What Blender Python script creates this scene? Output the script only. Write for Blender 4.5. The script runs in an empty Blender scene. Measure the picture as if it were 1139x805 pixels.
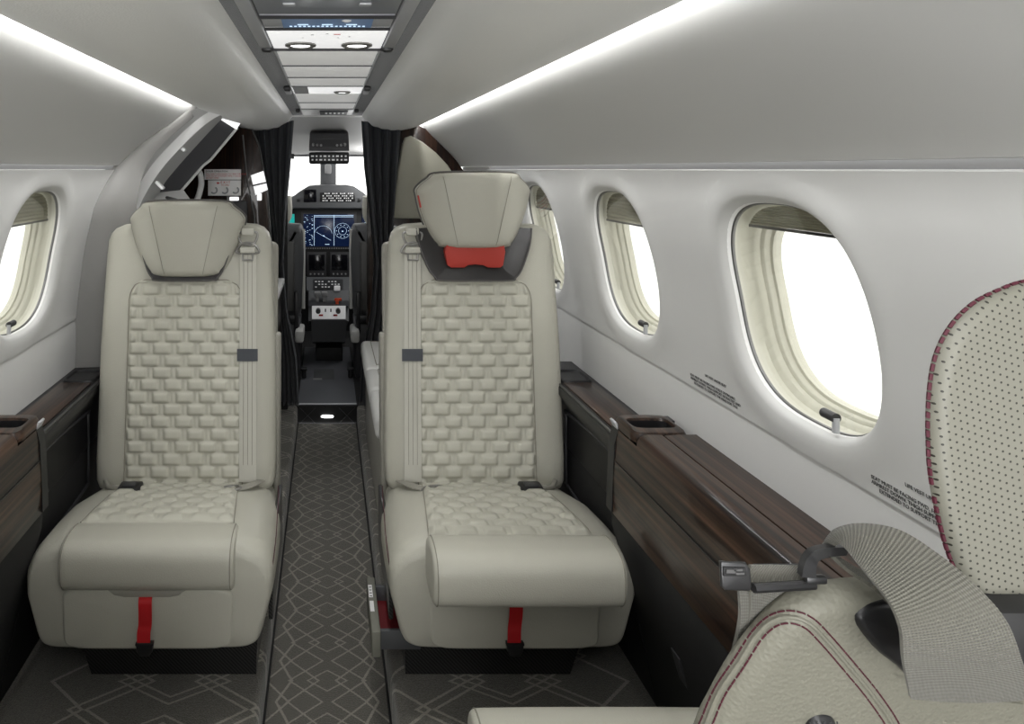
import bpy, bmesh, math, random
from mathutils import Vector, Matrix
random.seed(4)
C = bpy.context.scene.collection
F = 760.0; CX = 364.0; CY = 188.0; EYE = 1.30
def W(px, py, Y):
    return Vector(((px-CX)*Y/F, Y, EYE-(py-CY)*Y/F))
def lerp(a, b, t): return a+(b-a)*t
def interp(x, pts):
    if x <= pts[0][0]: return pts[0][1]
    for (x0, y0), (x1, y1) in zip(pts, pts[1:]):
        if x <= x1: return lerp(y0, y1, (x-x0)/(x1-x0))
    return pts[-1][1]
def catmull(P, n=6, closed=False):
    P = [Vector(p) for p in P]; out = []; N = len(P)
    segs = N if closed else N-1
    for i in range(segs):
        if closed: p0, p1, p2, p3 = P[(i-1) % N], P[i], P[(i+1) % N], P[(i+2) % N]
        else: p0, p1, p2, p3 = P[max(i-1, 0)], P[i], P[i+1], P[min(i+2, N-1)]
        for k in range(n):
            t = k/n
            out.append(0.5*((2*p1)+(p2-p0)*t+(2*p0-5*p1+4*p2-p3)*t*t+(3*p1-p0-3*p2+p3)*t**3))
    if not closed: out.append(P[-1])
    return out
def sgnp(v, e): return math.copysign(abs(v)**e, v)

# ---------------------------------------------------------------- materials
MATS = {}
def mat(name, col, rough=.5, metal=0, coat=0, emis=None, estr=0, bump=None, spec=.5, transm=0, coatr=.05, sheen=0):
    m = bpy.data.materials.new(name); m.use_nodes = True
    nt = m.node_tree; b = nt.nodes['Principled BSDF']
    b.inputs['Base Color'].default_value = (*col, 1); b.inputs['Roughness'].default_value = rough
    b.inputs['Metallic'].default_value = metal; b.inputs['Coat Weight'].default_value = coat
    b.inputs['Coat Roughness'].default_value = coatr
    b.inputs['Specular IOR Level'].default_value = spec; b.inputs['Transmission Weight'].default_value = transm
    b.inputs['Sheen Weight'].default_value = sheen
    if emis: b.inputs['Emission Color'].default_value = (*emis, 1); b.inputs['Emission Strength'].default_value = estr
    if bump:
        scale, strength, kind = bump
        tc = nt.nodes.new('ShaderNodeTexCoord')
        if kind == 'vor':
            t = nt.nodes.new('ShaderNodeTexVoronoi'); t.feature = 'SMOOTH_F1'; t.inputs['Smoothness'].default_value = .4; o = 'Distance'
        else:
            t = nt.nodes.new('ShaderNodeTexNoise'); t.inputs['Detail'].default_value = 4; o = 'Fac'
        t.inputs['Scale'].default_value = scale
        bp = nt.nodes.new('ShaderNodeBump'); bp.inputs['Strength'].default_value = strength; bp.inputs['Distance'].default_value = .001
        nt.links.new(tc.outputs['Object'], t.inputs['Vector']); nt.links.new(t.outputs[o], bp.inputs['Height'])
        nt.links.new(bp.outputs['Normal'], b.inputs['Normal'])
    MATS[name] = m; return m
class NT:
    def __init__(s, m): s.nt = m.node_tree; s.b = s.nt.nodes['Principled BSDF']
    def new(s, t, **k):
        n = s.nt.nodes.new(t)
        for a, v in k.items(): setattr(n, a, v)
        return n
    def link(s, a, b): s.nt.links.new(a, b)
    def m(s, op, a, b=None, c=None):
        n = s.new('ShaderNodeMath', operation=op)
        for i, v in enumerate((a, b, c)):
            if v is None: continue
            if isinstance(v, (int, float)): n.inputs[i].default_value = v
            else: s.link(v, n.inputs[i])
        return n.outputs[0]
    def obj_xyz(s):
        tc = s.new('ShaderNodeTexCoord'); sp = s.new('ShaderNodeSeparateXYZ'); s.link(tc.outputs['Object'], sp.inputs[0])
        return tc.outputs['Object'], sp.outputs
    def mix(s, fac, a, b):
        n = s.new('ShaderNodeMix', data_type='RGBA')
        if isinstance(fac, (int, float)): n.inputs[0].default_value = fac
        else: s.link(fac, n.inputs[0])
        for i, v in ((6, a), (7, b)):
            if isinstance(v, tuple): n.inputs[i].default_value = (*v, 1)
            else: s.link(v, n.inputs[i])
        return n.outputs[2]

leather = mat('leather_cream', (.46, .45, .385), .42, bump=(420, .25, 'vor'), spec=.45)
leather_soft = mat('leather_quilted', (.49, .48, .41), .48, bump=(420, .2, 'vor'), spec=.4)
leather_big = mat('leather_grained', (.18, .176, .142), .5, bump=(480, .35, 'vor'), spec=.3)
leather_dk = mat('leather_taupe', (.30, .29, .25), .5)
piping = mat('piping_grey', (.09, .085, .08), .6)
seam = mat('seam_thread', (.26, .245, .2), .7)
redthread = mat('thread_burgundy', (.06, .004, .014), .7)
nearmetal = mat('near_gunmetal', (.07, .07, .072), .38, metal=.8)
wallm = mat('wall_panel', (.62, .62, .61), .5, bump=(90, .08, 'noise'), spec=.35)
wallf = mat('wall_frame_white', (.80, .80, .79), .35)
headl = mat('headliner_leather', (.80, .80, .775), .42, bump=(300, .35, 'vor'), spec=.4)
groove = mat('groove_grey', (.30, .30, .30), .6)  # grey darkened for the shadow inside the wall groove
suede = mat('suede_charcoal', (.085, .09, .10), .8, bump=(500, .8, 'noise'), sheen=.3)
silver = mat('satin_silver', (.50, .51, .53), .4, metal=.2)
panelw = mat('panel_white', (.86, .86, .86), .35)
panelp = mat('panel_perforated', (.80, .80, .79), .6, bump=(900, .8, 'noise'), emis=(1, 1, .98), estr=.16)  # emission added to brighten the woven panels, no lamp behind
glowp = mat('panel_lit', (.9, .9, .9), .35, emis=(1, 1, 1), estr=.5)  # glow added so the white panels look brightly lit
panelg = mat('panel_gloss_grey', (.30, .32, .35), .32, coat=.25, coatr=.2)
black = mat('black_plastic', (.012, .012, .013), .38)
blackm = mat('black_matte', (.010, .010, .0105), .65)
charc = mat('charcoal_plastic', (.035, .035, .038), .45)
greyp = mat('grey_cockpit', (.085, .088, .092), .5)
greyl = mat('grey_light', (.30, .30, .30), .5)
jamb = mat('door_jamb_grey', (.24, .235, .225), .55)
jambl = mat('door_jamb_light', (.50, .50, .49), .4)
lining = mat('door_lining_dark', (.075, .075, .08), .5, bump=(400, .5, 'noise'))
metal = mat('gunmetal', (.20, .20, .20), .35, metal=.9)
pewter = mat('pewter_buckle', (.28, .275, .26), .38, metal=.75)
chrome = mat('chrome', (.8, .8, .8), .12, metal=1)
red = mat('red_webbing', (.50, .008, .012), .6, bump=(600, .5, 'noise'))
reddrawer = mat('red_liner', (.16, .006, .010), .6)
redrec = mat('red_fabric', (.42, .035, .022), .6)
shellm = mat('dark_shell', (.022, .020, .020), .28)
webl = mat('belt_cream', (.50, .49, .43), .6, bump=(500, .4, 'noise'))
webband = mat('belt_keeper', (.05, .055, .065), .6)
steel = mat('cockpit_floor_steel', (.16, .165, .18), .42, metal=.3)
curtm = mat('curtain_charcoal', (.075, .082, .092), .85, sheen=.2)
cream_plastic = mat('window_bellows_cream', (.62, .61, .52), .45)
shadem = mat('shade_pleated', (.36, .35, .27), .6)
text_m = mat('print_black', (.03, .03, .03), .6)
text_r = mat('print_red', (.55, .03, .03), .6)
paper = mat('placard_white', (.9, .89, .88), .4)
paperg = mat('placard_grey_figure', (.35, .36, .36), .5)
whitecush = mat('cushion_white_leather', (.62, .62, .59), .45, bump=(420, .2, 'vor'))
glowwhite = mat('lamp_lens', (1, 1, 1), .3, emis=(1, 1, 1), estr=3)
plate = mat('drawer_front_taupe', (.20, .20, .165), .5)
scrb = mat('screen_navy', (.003, .006, .02), .15, emis=(.008, .02, .07), estr=.3)
scrk = mat('screen_black', (.004, .004, .006), .12)
scrline = mat('screen_line_white', (.5, .6, .7), .4, emis=(.55, .75, .95), estr=.8)
scrteal = mat('screen_teal', (.0, .3, .28), .4, emis=(.01, .30, .26), estr=.7)
scrblue = mat('screen_blue', (.05, .1, .2), .3, emis=(.10, .15, .24), estr=.35)
orange = mat('lever_orange', (.7, .08, .02), .5)
btn = mat('button_white', (.7, .7, .7), .5, emis=(.7, .7, .7), estr=.2)
# glass
glass = bpy.data.materials.new('clear_pane'); glass.use_nodes = True
g = glass.node_tree; g.nodes.clear()
o_ = g.nodes.new('ShaderNodeOutputMaterial'); mx = g.nodes.new('ShaderNodeMixShader'); tr = g.nodes.new('ShaderNodeBsdfTransparent')
gl = g.nodes.new('ShaderNodeBsdfGlossy'); gl.inputs['Roughness'].default_value = .03; fr = g.nodes.new('ShaderNodeLayerWeight'); fr.inputs[0].default_value = .12
tr.inputs[0].default_value = (.94, .94, .92, 1)
g.links.new(fr.outputs[1], mx.inputs[0]); g.links.new(tr.outputs[0], mx.inputs[1]); g.links.new(gl.outputs[0], mx.inputs[2]); g.links.new(mx.outputs[0], o_.inputs[0])
# wood
def wood(name, along, c0=(.010, .006, .0045), c1=(.060, .034, .022)):
    m = mat(name, c0, .35, coat=.45, coatr=.05, spec=.2); n = NT(m); v, xyz = n.obj_xyz()
    mp = n.new('ShaderNodeMapping'); n.link(v, mp.inputs[0])
    mp.inputs['Scale'].default_value = {'y': (90, 1.5, 90), 'z': (90, 90, 1.5), 'x': (1.5, 90, 90)}[along]
    nz = n.new('ShaderNodeTexNoise'); n.link(mp.outputs[0], nz.inputs[0]); nz.inputs['Scale'].default_value = 1; nz.inputs['Detail'].default_value = 6; nz.inputs['Roughness'].default_value = .65
    mp2 = n.new('ShaderNodeMapping'); n.link(v, mp2.inputs[0]); mp2.inputs['Scale'].default_value = tuple(s*.25 if s > 2 else .5 for s in mp.inputs['Scale'].default_value)
    nz2 = n.new('ShaderNodeTexNoise'); n.link(mp2.outputs[0], nz2.inputs[0]); nz2.inputs['Scale'].default_value = 1
    cr = n.new('ShaderNodeValToRGB'); s = n.m('ADD', n.m('MULTIPLY', nz.outputs[0], .65), n.m('MULTIPLY', nz2.outputs[0], .4))
    n.link(s, cr.inputs[0]); e = cr.color_ramp.elements
    e[0].position = .42; e[0].color = (*c0, 1); e[1].position = .66; e[1].color = (*c1, 1)
    k = cr.color_ramp.elements.new(.54); k.color = (*[lerp(a, b, .42) for a, b in zip(c0, c1)], 1)
    n.link(cr.outputs[0], n.b.inputs['Base Color']); return m
woody = wood('walnut_gloss_lengthwise', 'y', (.005, .003, .0025), (.085, .046, .029)); woodz = wood('walnut_gloss_upright', 'z', (.006, .003, .0025), (.04, .018, .010)); 
# carbon fibre
carbon = mat('carbon_fibre', (.01, .01, .01), .35, coat=.6); n = NT(carbon); v, xyz = n.obj_xyz()
d = n.m('ADD', n.m('ADD', xyz[0], xyz[1]), xyz[2]); f1 = n.m('FRACT', n.m('MULTIPLY', d, 110))
st = n.m('GREATER_THAN', f1, .55); n.link(n.mix(st, (.004, .004, .004), (.035, .035, .036)), n.b.inputs['Base Color'])
# carpet
def carpet(name, cx, per, k, lines):
    m = mat(name, (.05, .05, .04), .95, sheen=.3); n = NT(m); v, xyz = n.obj_xyz()
    nz0 = n.new('ShaderNodeTexNoise'); n.link(v, nz0.inputs[0]); nz0.inputs['Scale'].default_value = 220
    jit = n.m('MULTIPLY', n.m('SUBTRACT', nz0.outputs[0], .5), .006)
    x = n.m('ADD', n.m('ABSOLUTE', n.m('SUBTRACT', xyz[0], cx)), jit)
    tri = n.m('PINGPONG', n.m('DIVIDE', xyz[1], per/2), 1.0)     # 0..1..0 over one period
    tri2 = n.m('SUBTRACT', 1.0, tri); acc = None
    for (c, a, t) in lines:
        T = tri if t == 0 else tri2
        L = n.m('ADD', c, n.m('MULTIPLY', T, a))
        dd = n.m('ABSOLUTE', n.m('SUBTRACT', x, L))
        on = n.m('LESS_THAN', dd, k)
        acc = on if acc is None else n.m('MAXIMUM', acc, on)
    nz = n.new('ShaderNodeTexNoise'); n.link(v, nz.inputs[0]); nz.inputs['Scale'].default_value = 330; nz.inputs['Detail'].default_value = 3
    base = n.mix(nz.outputs[0], (.018, .0165, .0135), (.20, .188, .155)); line = n.mix(nz.outputs[0], (.14, .13, .107), (.42, .395, .33))
    n.link(n.mix(acc, base, line), n.b.inputs['Base Color'])
    bp = n.new('ShaderNodeBump'); bp.inputs['Strength'].default_value = .9; bp.inputs['Distance'].default_value = .003
    n.link(nz.outputs[0], bp.inputs['Height']); n.link(bp.outputs[0], n.b.inputs['Normal']); return m
carp_a = carpet('carpet_aisle', 0, .139, .0035, [(-.05, .10, 0), (.022, .075, 1), (.012, .085, 0), (.095, .06, 0), (.125, -.035, 0)])
side_lines = [(-.07, .16, 0), (-.03, .16, 0), (.05, .13, 1), (.09, .13, 1), (.19, .10, 0)]
carp_l = carpet('carpet_left', -.36, .17, .0055, side_lines); carp_r = carpet('carpet_right', .42, .17, .0055, side_lines)
# ribbed belt webbing for close up
belt_big = mat('belt_webbing_ribbed', (.21, .205, .165), .55, sheen=.2); n = NT(belt_big)
uv = n.new('ShaderNodeUVMap'); sp = n.new('ShaderNodeSeparateXYZ'); n.link(uv.outputs[0], sp.inputs[0])
s1 = n.m('SINE', n.m('ADD', n.m('MULTIPLY', sp.outputs[0], 260), n.m('MULTIPLY', sp.outputs[1], 30))); s2 = n.m('SINE', n.m('MULTIPLY', sp.outputs[1], 190))
hh = n.m('ADD', n.m('MULTIPLY', s1, .7), n.m('MULTIPLY', s2, .35)); bp = n.new('ShaderNodeBump'); bp.inputs['Strength'].default_value = .6; bp.inputs['Distance'].default_value = .0006
n.link(hh, bp.inputs['Height']); n.link(bp.outputs[0], n.b.inputs['Normal'])
n.link(n.mix(n.m('MULTIPLY_ADD', hh, .35, .5), (.058, .056, .043), (.135, .13, .104)), n.b.inputs['Base Color'])
# perforated leather
perf = mat('leather_perforated', (.36, .35, .29), .5); n = NT(perf); v, xyz = n.obj_xyz(); S = 1/.0031
u = n.m('MULTIPLY', n.m('ADD', n.m('MULTIPLY', xyz[0], .94), n.m('MULTIPLY', xyz[2], .34)), S); w_ = n.m('MULTIPLY', n.m('SUBTRACT', n.m('MULTIPLY', xyz[2], .94), n.m('MULTIPLY', xyz[0], .34)), S)
row = n.m('FLOOR', w_); u2 = n.m('ADD', u, n.m('MULTIPLY', n.m('MODULO', row, 2), .5))
du = n.m('SUBTRACT', n.m('FRACT', u2), .5); dv = n.m('SUBTRACT', n.m('FRACT', w_), .5)
rr = n.m('SQRT', n.m('ADD', n.m('MULTIPLY', du, du), n.m('MULTIPLY', dv, dv))); hole = n.m('LESS_THAN', rr, .16)
n.link(n.mix(hole, (.170, .167, .136), (.018, .016, .012)), n.b.inputs['Base Color'])

# ---------------------------------------------------------------- mesh helpers
def obj(name, bm, m, parent=None, smooth=True, angle=40):
    bmesh.ops.recalc_face_normals(bm, faces=bm.faces[:])
    me = bpy.data.meshes.new(name); bm.to_mesh(me); bm.free()
    if m: me.materials.append(m)
    if smooth:
        me.polygons.foreach_set('use_smooth', [True]*len(me.polygons))
        me.set_sharp_from_angle(angle=math.radians(angle))
    o = bpy.data.objects.new(name, me); C.objects.link(o)
    if parent: o.parent = parent
    return o
def tag(o, label, cat, group=None, kind=None):
    o['label'] = label; o['category'] = cat
    if group: o['group'] = group
    if kind: o['kind'] = kind
    return o
def thing(name, label, cat, loc=(0, 0, 0), rotz=0, group=None):
    o = bpy.data.objects.new(name, None); C.objects.link(o); o.empty_display_size = .05
    o.location = loc; o.rotation_euler = (0, 0, rotz); return tag(o, label, cat, group)
def struct(o, kind='structure'):
    o['kind'] = kind; return o
def box(bm, c, s, r=0, rot=None, seg=2):
    M = Matrix.Translation(Vector(c))
    if rot: M = M @ rot
    ret = bmesh.ops.create_cube(bm, size=1, matrix=M @ Matrix.Diagonal((*s, 1)))
    vs = ret['verts']
    if r > 0:
        es = list({e for v in vs for e in v.link_edges})
        bmesh.ops.bevel(bm, geom=es, offset=r, segments=seg, affect='EDGES', profile=.5)
    return bm
def B(c, s, r=0, rot=None, seg=2): return box(bmesh.new(), c, s, r, rot, seg)
def cyl(bm, p0, p1, r, r2=None, n=16):
    p0 = Vector(p0); p1 = Vector(p1); d = p1-p0
    q = d.to_track_quat('Z', 'Y').to_matrix().to_4x4()
    bmesh.ops.create_cone(bm, cap_ends=True, segments=n, radius1=r, radius2=r if r2 is None else r2, depth=d.length, matrix=Matrix.Translation((p0+p1)/2) @ q)
    return bm
def rings(bm, R, caps=True, closed=False):
    """R: list of rings (each list of Vectors, closed loops)"""
    V = [[bm.verts.new(p) for p in r] for r in R]; n = len(R[0])
    pr = list(zip(V, V[1:]))+([(V[-1], V[0])] if closed else [])
    for a, b in pr:
        for i in range(n):
            j = (i+1) % n
            try: bm.faces.new((a[i], a[j], b[j], b[i]))
            except ValueError: pass
    if caps and not closed:
        for r in (V[0], V[-1]):
            c = Vector((0, 0, 0))
            for v in r: c += v.co
            cv = bm.verts.new(c/n)
            for i in range(n): bm.faces.new((r[i], r[(i+1) % n], cv))
    return bm
def grid(bm, P, uvf=None):
    V = [[bm.verts.new(p) for p in r] for r in P]
    for i in range(len(V)-1):
        for j in range(len(V[0])-1):
            bm.faces.new((V[i][j], V[i][j+1], V[i+1][j+1], V[i+1][j]))
    return bm
def tube(bm, pts, r, n=8, closed=False):
    pts = [Vector(p) for p in pts]; N = len(pts); R = []; up = Vector((0, 0, 1)); prev = None
    for i, p in enumerate(pts):
        a = pts[(i-1) % N] if (closed or i > 0) else p; b = pts[(i+1) % N] if (closed or i < N-1) else p
        t = (b-a).normalized()
        if prev is None:
            s = t.cross(up)
            if s.length < .1: s = t.cross(Vector((1, 0, 0)))
        else: s = prev - t*prev.dot(t)
        s.normalize(); prev = s; u = s.cross(t)
        R.append([p+(s*math.cos(k*2*math.pi/n)+u*math.sin(k*2*math.pi/n))*r for k in range(n)])
    return rings(bm, R, caps=not closed, closed=closed)
def dashes(bm, pts, r, every=.0035, gap=.0013):
    pts = [Vector(p) for p in pts]; acc = 0; start = pts[0]; cur = [pts[0]]
    for a, b in zip(pts, pts[1:]):
        L = (b-a).length; m = max(1, int(L/.0005))
        for k in range(m):
            p = a.lerp(b, (k+1)/m); acc += L/m
            ph = acc % every
            if ph < every-gap: cur.append(p)
            else:
                if len(cur) > 1: tube(bm, [cur[0], cur[len(cur)//2], cur[-1]], r, 5)
                cur = [p]
    return bm
def pillow(bm, outline, y0, y1, r, steps=5, tr=None, far=0):
    """outline: closed list of (x,z); a solid between y0 (near) and y1 (far) with rounded rim of radius r"""
    P = [Vector((x, z)) for x, z in outline]; N = len(P)
    area = sum(P[i].x*P[(i+1) % N].y-P[(i+1) % N].x*P[i].y for i in range(N))
    s = 1 if area > 0 else -1; nor = []
    for i in range(N):
        t = (P[(i+1) % N]-P[(i-1) % N]).normalized(); nor.append(Vector((-t.y, t.x))*s)   # inward
    R = []; ry = min(r, abs(y1-y0)/2)
    def ringat(ins, y):
        out = []; ins = ins+far*max(0, (y-y0-ry)/(y1-y0))
        for p, n_ in zip(P, nor):
            q = p+n_*ins; v = Vector((q.x, y, q.y)); out.append(tr(v) if tr else v)
        return out
    for k in range(steps+1):
        a = math.pi/2*k/steps; R.append(ringat(r*(1-math.sin(a)), y0+ry*(1-math.cos(a))))
    for k in range(steps+1):
        a = math.pi/2*(1-k/steps); R.append(ringat(r*(1-math.sin(a)), y1-ry*(1-math.cos(a))))
    return rings(bm, R)
def rrect(x0, x1, z0, z1, e=6, n=48, taper=0):
    cx, cz, hx, hz = (x0+x1)/2, (z0+z1)/2, (x1-x0)/2, (z1-z0)/2; out = []
    for k in range(n):
        a = 2*math.pi*k/n; c, s_ = math.cos(a), math.sin(a); q = (abs(c)**e+abs(s_)**e)**(-1/e)
        out.append((cx+c*q*hx*(1+taper*s_*q), cz+s_*q*hz))
    return out
def ribbon(bm, A, Bb, th=.0015, n=6, cross=1):
    A = catmull(A, n); Bb = catmull(Bb, n); uvl = bm.loops.layers.uv.new('UVMap'); N = len(A); L = 0; Ls = [0]
    for i in range(1, N): L += ((A[i]+Bb[i])/2-(A[i-1]+Bb[i-1])/2).length; Ls.append(L)
    W0 = (A[0]-Bb[0]).length; rowsT = []; rowsB = []; K = 6
    for i in range(N):
        t = (A[min(i+1, N-1)]+Bb[min(i+1, N-1)]-A[max(i-1, 0)]-Bb[max(i-1, 0)]).normalized()
        nn = t.cross((Bb[i]-A[i]).normalized()).normalized()
        rowsT.append([A[i].lerp(Bb[i], k/K)+nn*(th/2+ .0016*math.sin(math.pi*k/K)*cross) for k in range(K+1)])
        rowsB.append([A[i].lerp(Bb[i], k/K)-nn*(th/2- .0016*math.sin(math.pi*k/K)*cross) for k in range(K+1)])
    VT = [[bm.verts.new(p) for p in r] for r in rowsT]; VB = [[bm.verts.new(p) for p in r] for r in rowsB]
    def q(vs, uvs):
        f = bm.faces.new(vs)
        for l, (u, v) in zip(f.loops, uvs): l[uvl].uv = (u, v)
    for i in range(N-1):
        for k in range(K):
            u0, u1, v0, v1 = Ls[i]*20, Ls[i+1]*20, k/K, (k+1)/K
            q((VT[i][k], VT[i][k+1], VT[i+1][k+1], VT[i+1][k]), ((u0, v0), (u0, v1), (u1, v1), (u1, v0)))
            q((VB[i][k], VB[i][k+1], VB[i+1][k+1], VB[i+1][k]), ((u0, v0), (u0, v1), (u1, v1), (u1, v0)))
        for k in (0, K): q((VT[i][k], VB[i][k], VB[i+1][k], VT[i+1][k]), ((Ls[i]*20, 0),)*4)
    for i in (0, N-1):
        for k in range(K): q((VT[i][k], VT[i][k+1], VB[i][k+1], VB[i][k]), ((0, 0),)*4)
    return bm
def textmesh(s, size, M, name, m, parent=None, align='LEFT', ext=.0002):
    cu = bpy.data.curves.new('t', 'FONT'); cu.body = s; cu.size = size; cu.align_x = align; cu.extrude = ext; cu.resolution_u = 2
    to = bpy.data.objects.new('t', cu); C.objects.link(to)
    me = bpy.data.meshes.new_from_object(to.evaluated_get(bpy.context.evaluated_depsgraph_get()))
    bpy.data.objects.remove(to); me.transform(M); me.name = name
    bm = bmesh.new(); bm.from_mesh(me); bpy.data.meshes.remove(me)
    return obj(name, bm, m, parent, smooth=False)
def face_cam(x, y, z): return Matrix.Translation((x, y, z)) @ Matrix.Rotation(math.pi/2, 4, 'X')

# ---------------------------------------------------------------- cabin section
SEC = [(.05, .775), (.60, .775), (.74, .770), (.843, .7685), (.93, .760), (1.05, .744), (1.15, .722), (1.23, .702), (1.30, .680), (1.36, .635), (1.43, .566), (1.485, .510), (1.53, .476), (1.56, .460)]
_p = catmull([(z, x, 0) for z, x in SEC], 8)
SECD = [(p.x, p.y) for p in _p]
def sec(z): return interp(z, SECD)
REAR = -1.3; BULK = 3.47
WIN = {'right': [(2.34, 1.165), (1.715, 1.165), (1.095, 1.203), (.47, 1.16), (-.155, 1.16)], 'left': [(1.715, 1.165), (1.09, 1.17), (.465, 1.17), (-.16, 1.17)]}
WZ = 1.069; WA = .165; WB = .177
def wloop(sc, ncnt=96, ex=2.75, angs=None, da=0, db=0):
    out = []
    for i in range(ncnt):
        t = 2*math.pi*i/ncnt if angs is None else angs[i]
        c, s = math.cos(t), math.sin(t); rr_ = (abs(c)**ex+abs(s)**ex)**(-1/ex)
        out.append((c*rr_*(WA*sc+da), s*rr_*(WB*sc+db)))
    return out
def wall_side(side):
    sg = 1 if side == 'right' else -1
    bm = bmesh.new(); wins = WIN[side]; yend = 2.92 if side == 'right' else 2.10
    Z0, Z1 = .843, 1.2975; P = .3125
    zs = [lerp(Z0, Z1, i/26) for i in range(27)]
    for (yc, _) in wins:
        ya, yb = yc-P, yc+P
        ys = [lerp(ya, yb, i/26) for i in range(27)]
        bd = [(yb, z) for z in zs if z >= WZ-1e-6]
        border = [(y, Z0) for y in ys[:-1]]+[(yb, z) for z in zs[:-1]]+[(y, Z1) for y in reversed(ys[1:])]+[(ya, z) for z in reversed(zs[1:])]
        N = len(border); R = []
        ts = [0, .0025, .005, .009, .014, .022, .034, .05]   # distances from the hole
        for d_ in ts+['f1', 'f2', 'f3']:
            ring = []
            for (y, z) in border:
                t = math.atan2((z-WZ)/WB, (y-yc)/WA)
                c, s = math.cos(t), math.sin(t); ex = 2.75; q = (abs(c)**ex+abs(s)**ex)**(-1/ex)
                ey, ez = yc+c*q*WA, WZ+s*q*WB
                L = math.hypot(y-ey, z-ez)
                if isinstance(d_, str): f = {'f1': .45, 'f2': .72, 'f3': 1}[d_]; dd = max(.05 if f < 1 else 0, L*f)
                else: dd = d_
                dd = min(dd, L); f = dd/L if L > 0 else 0
                py, pz = lerp(ey, y, f), lerp(ez, z, f)
                lip = .012*(1-min(1, dd/.012))**2 - (.0035*math.sin(math.pi*min(1, max(0, dd-.006)/.05)) if dd > .006 else 0)
                ring.append(Vector((sg*(sec(pz)+lip), py, pz)))
            R.append(ring)
        rings(bm, R, caps=False)
    # ends
    def strip(ya, yb, n_):
        if yb-ya < 1e-3: return
        grid(bm, [[Vector((sg*(sec(z)+(.012 if (y > yend-1e-3) else 0)), y, z)) for z in zs] for y in [lerp(ya, yb, i/n_) for i in range(n_+1)]])
    top = wins[0][0]+P
    if side == 'right':
        strip(top, yend-.004, 3); strip(yend-.004, yend, 1)
    else:
        grid(bm, [[Vector((sg*sec(z), lerp(top, interp(z, [(1.0, 2.10), (1.2, 2.11), (1.30, 2.21)]), k/3), z)) for z in zs] for k in range(4)])
    bot = wins[-1][0]-P; strip(REAR, bot, 3)
    ye = yend if side == 'right' else max(top+.02, yend)
    # top rim of the lower panel
    grid(bm, [[Vector((sg*(sec(Z1)+dx), y, Z1+dz)) for dx, dz in ((0, 0), (.003, .002), (.016, .0025))] for y in (REAR, ye)])
    # ledge strip below crease
    prof = [(.843, .0), (.8425, .0028), (.836, .0030), (.82, .0012), (.78, .0), (.74, 0), (.60, 0), (.05, .0)]
    grid(bm, [[Vector((sg*(sec(z)+dx), y, z)) for z, dx in prof] for y in [lerp(REAR, ye, i/12) for i in range(13)]])
    # upper panel
    def yt(z):
        if side == 'right': return BULK
        return interp(z, [(1.30, 2.20), (1.40, 2.27), (1.52, 2.42)])
    uz = [1.3110, 1.3120]+[lerp(1.314, 1.56, i/14) for i in range(15)]
    grid(bm, [[Vector((sg*(sec(z)+(.014 if i == 0 else 0)), lerp(REAR, yt(z), k/16), z)) for i, z in enumerate(uz)] for k in range(17)])
    if side == 'right':   # bare wall forward of the panel
        grid(bm, [[Vector((sec(z)+.010, y, z)) for z in [lerp(.3, 1.31, i/20) for i in range(21)]] for y in (2.88, BULK)])
    bmesh.ops.remove_doubles(bm, verts=bm.verts[:], dist=.0004)
    o = obj('wall_'+side, bm, wallm, angle=35); struct(o)
    gb = bmesh.new(); grid(gb, [[Vector((sg*(sec(1.30)+.015), y, z)) for z in (1.285, 1.32)] for y in (REAR, BULK if side == 'right' else 2.25)])
    struct(obj('trim_'+('1' if side == 'left' else '2'), gb, groove))
    return o
wall_side('left'); wall_side('right')
wn = 0
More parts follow.
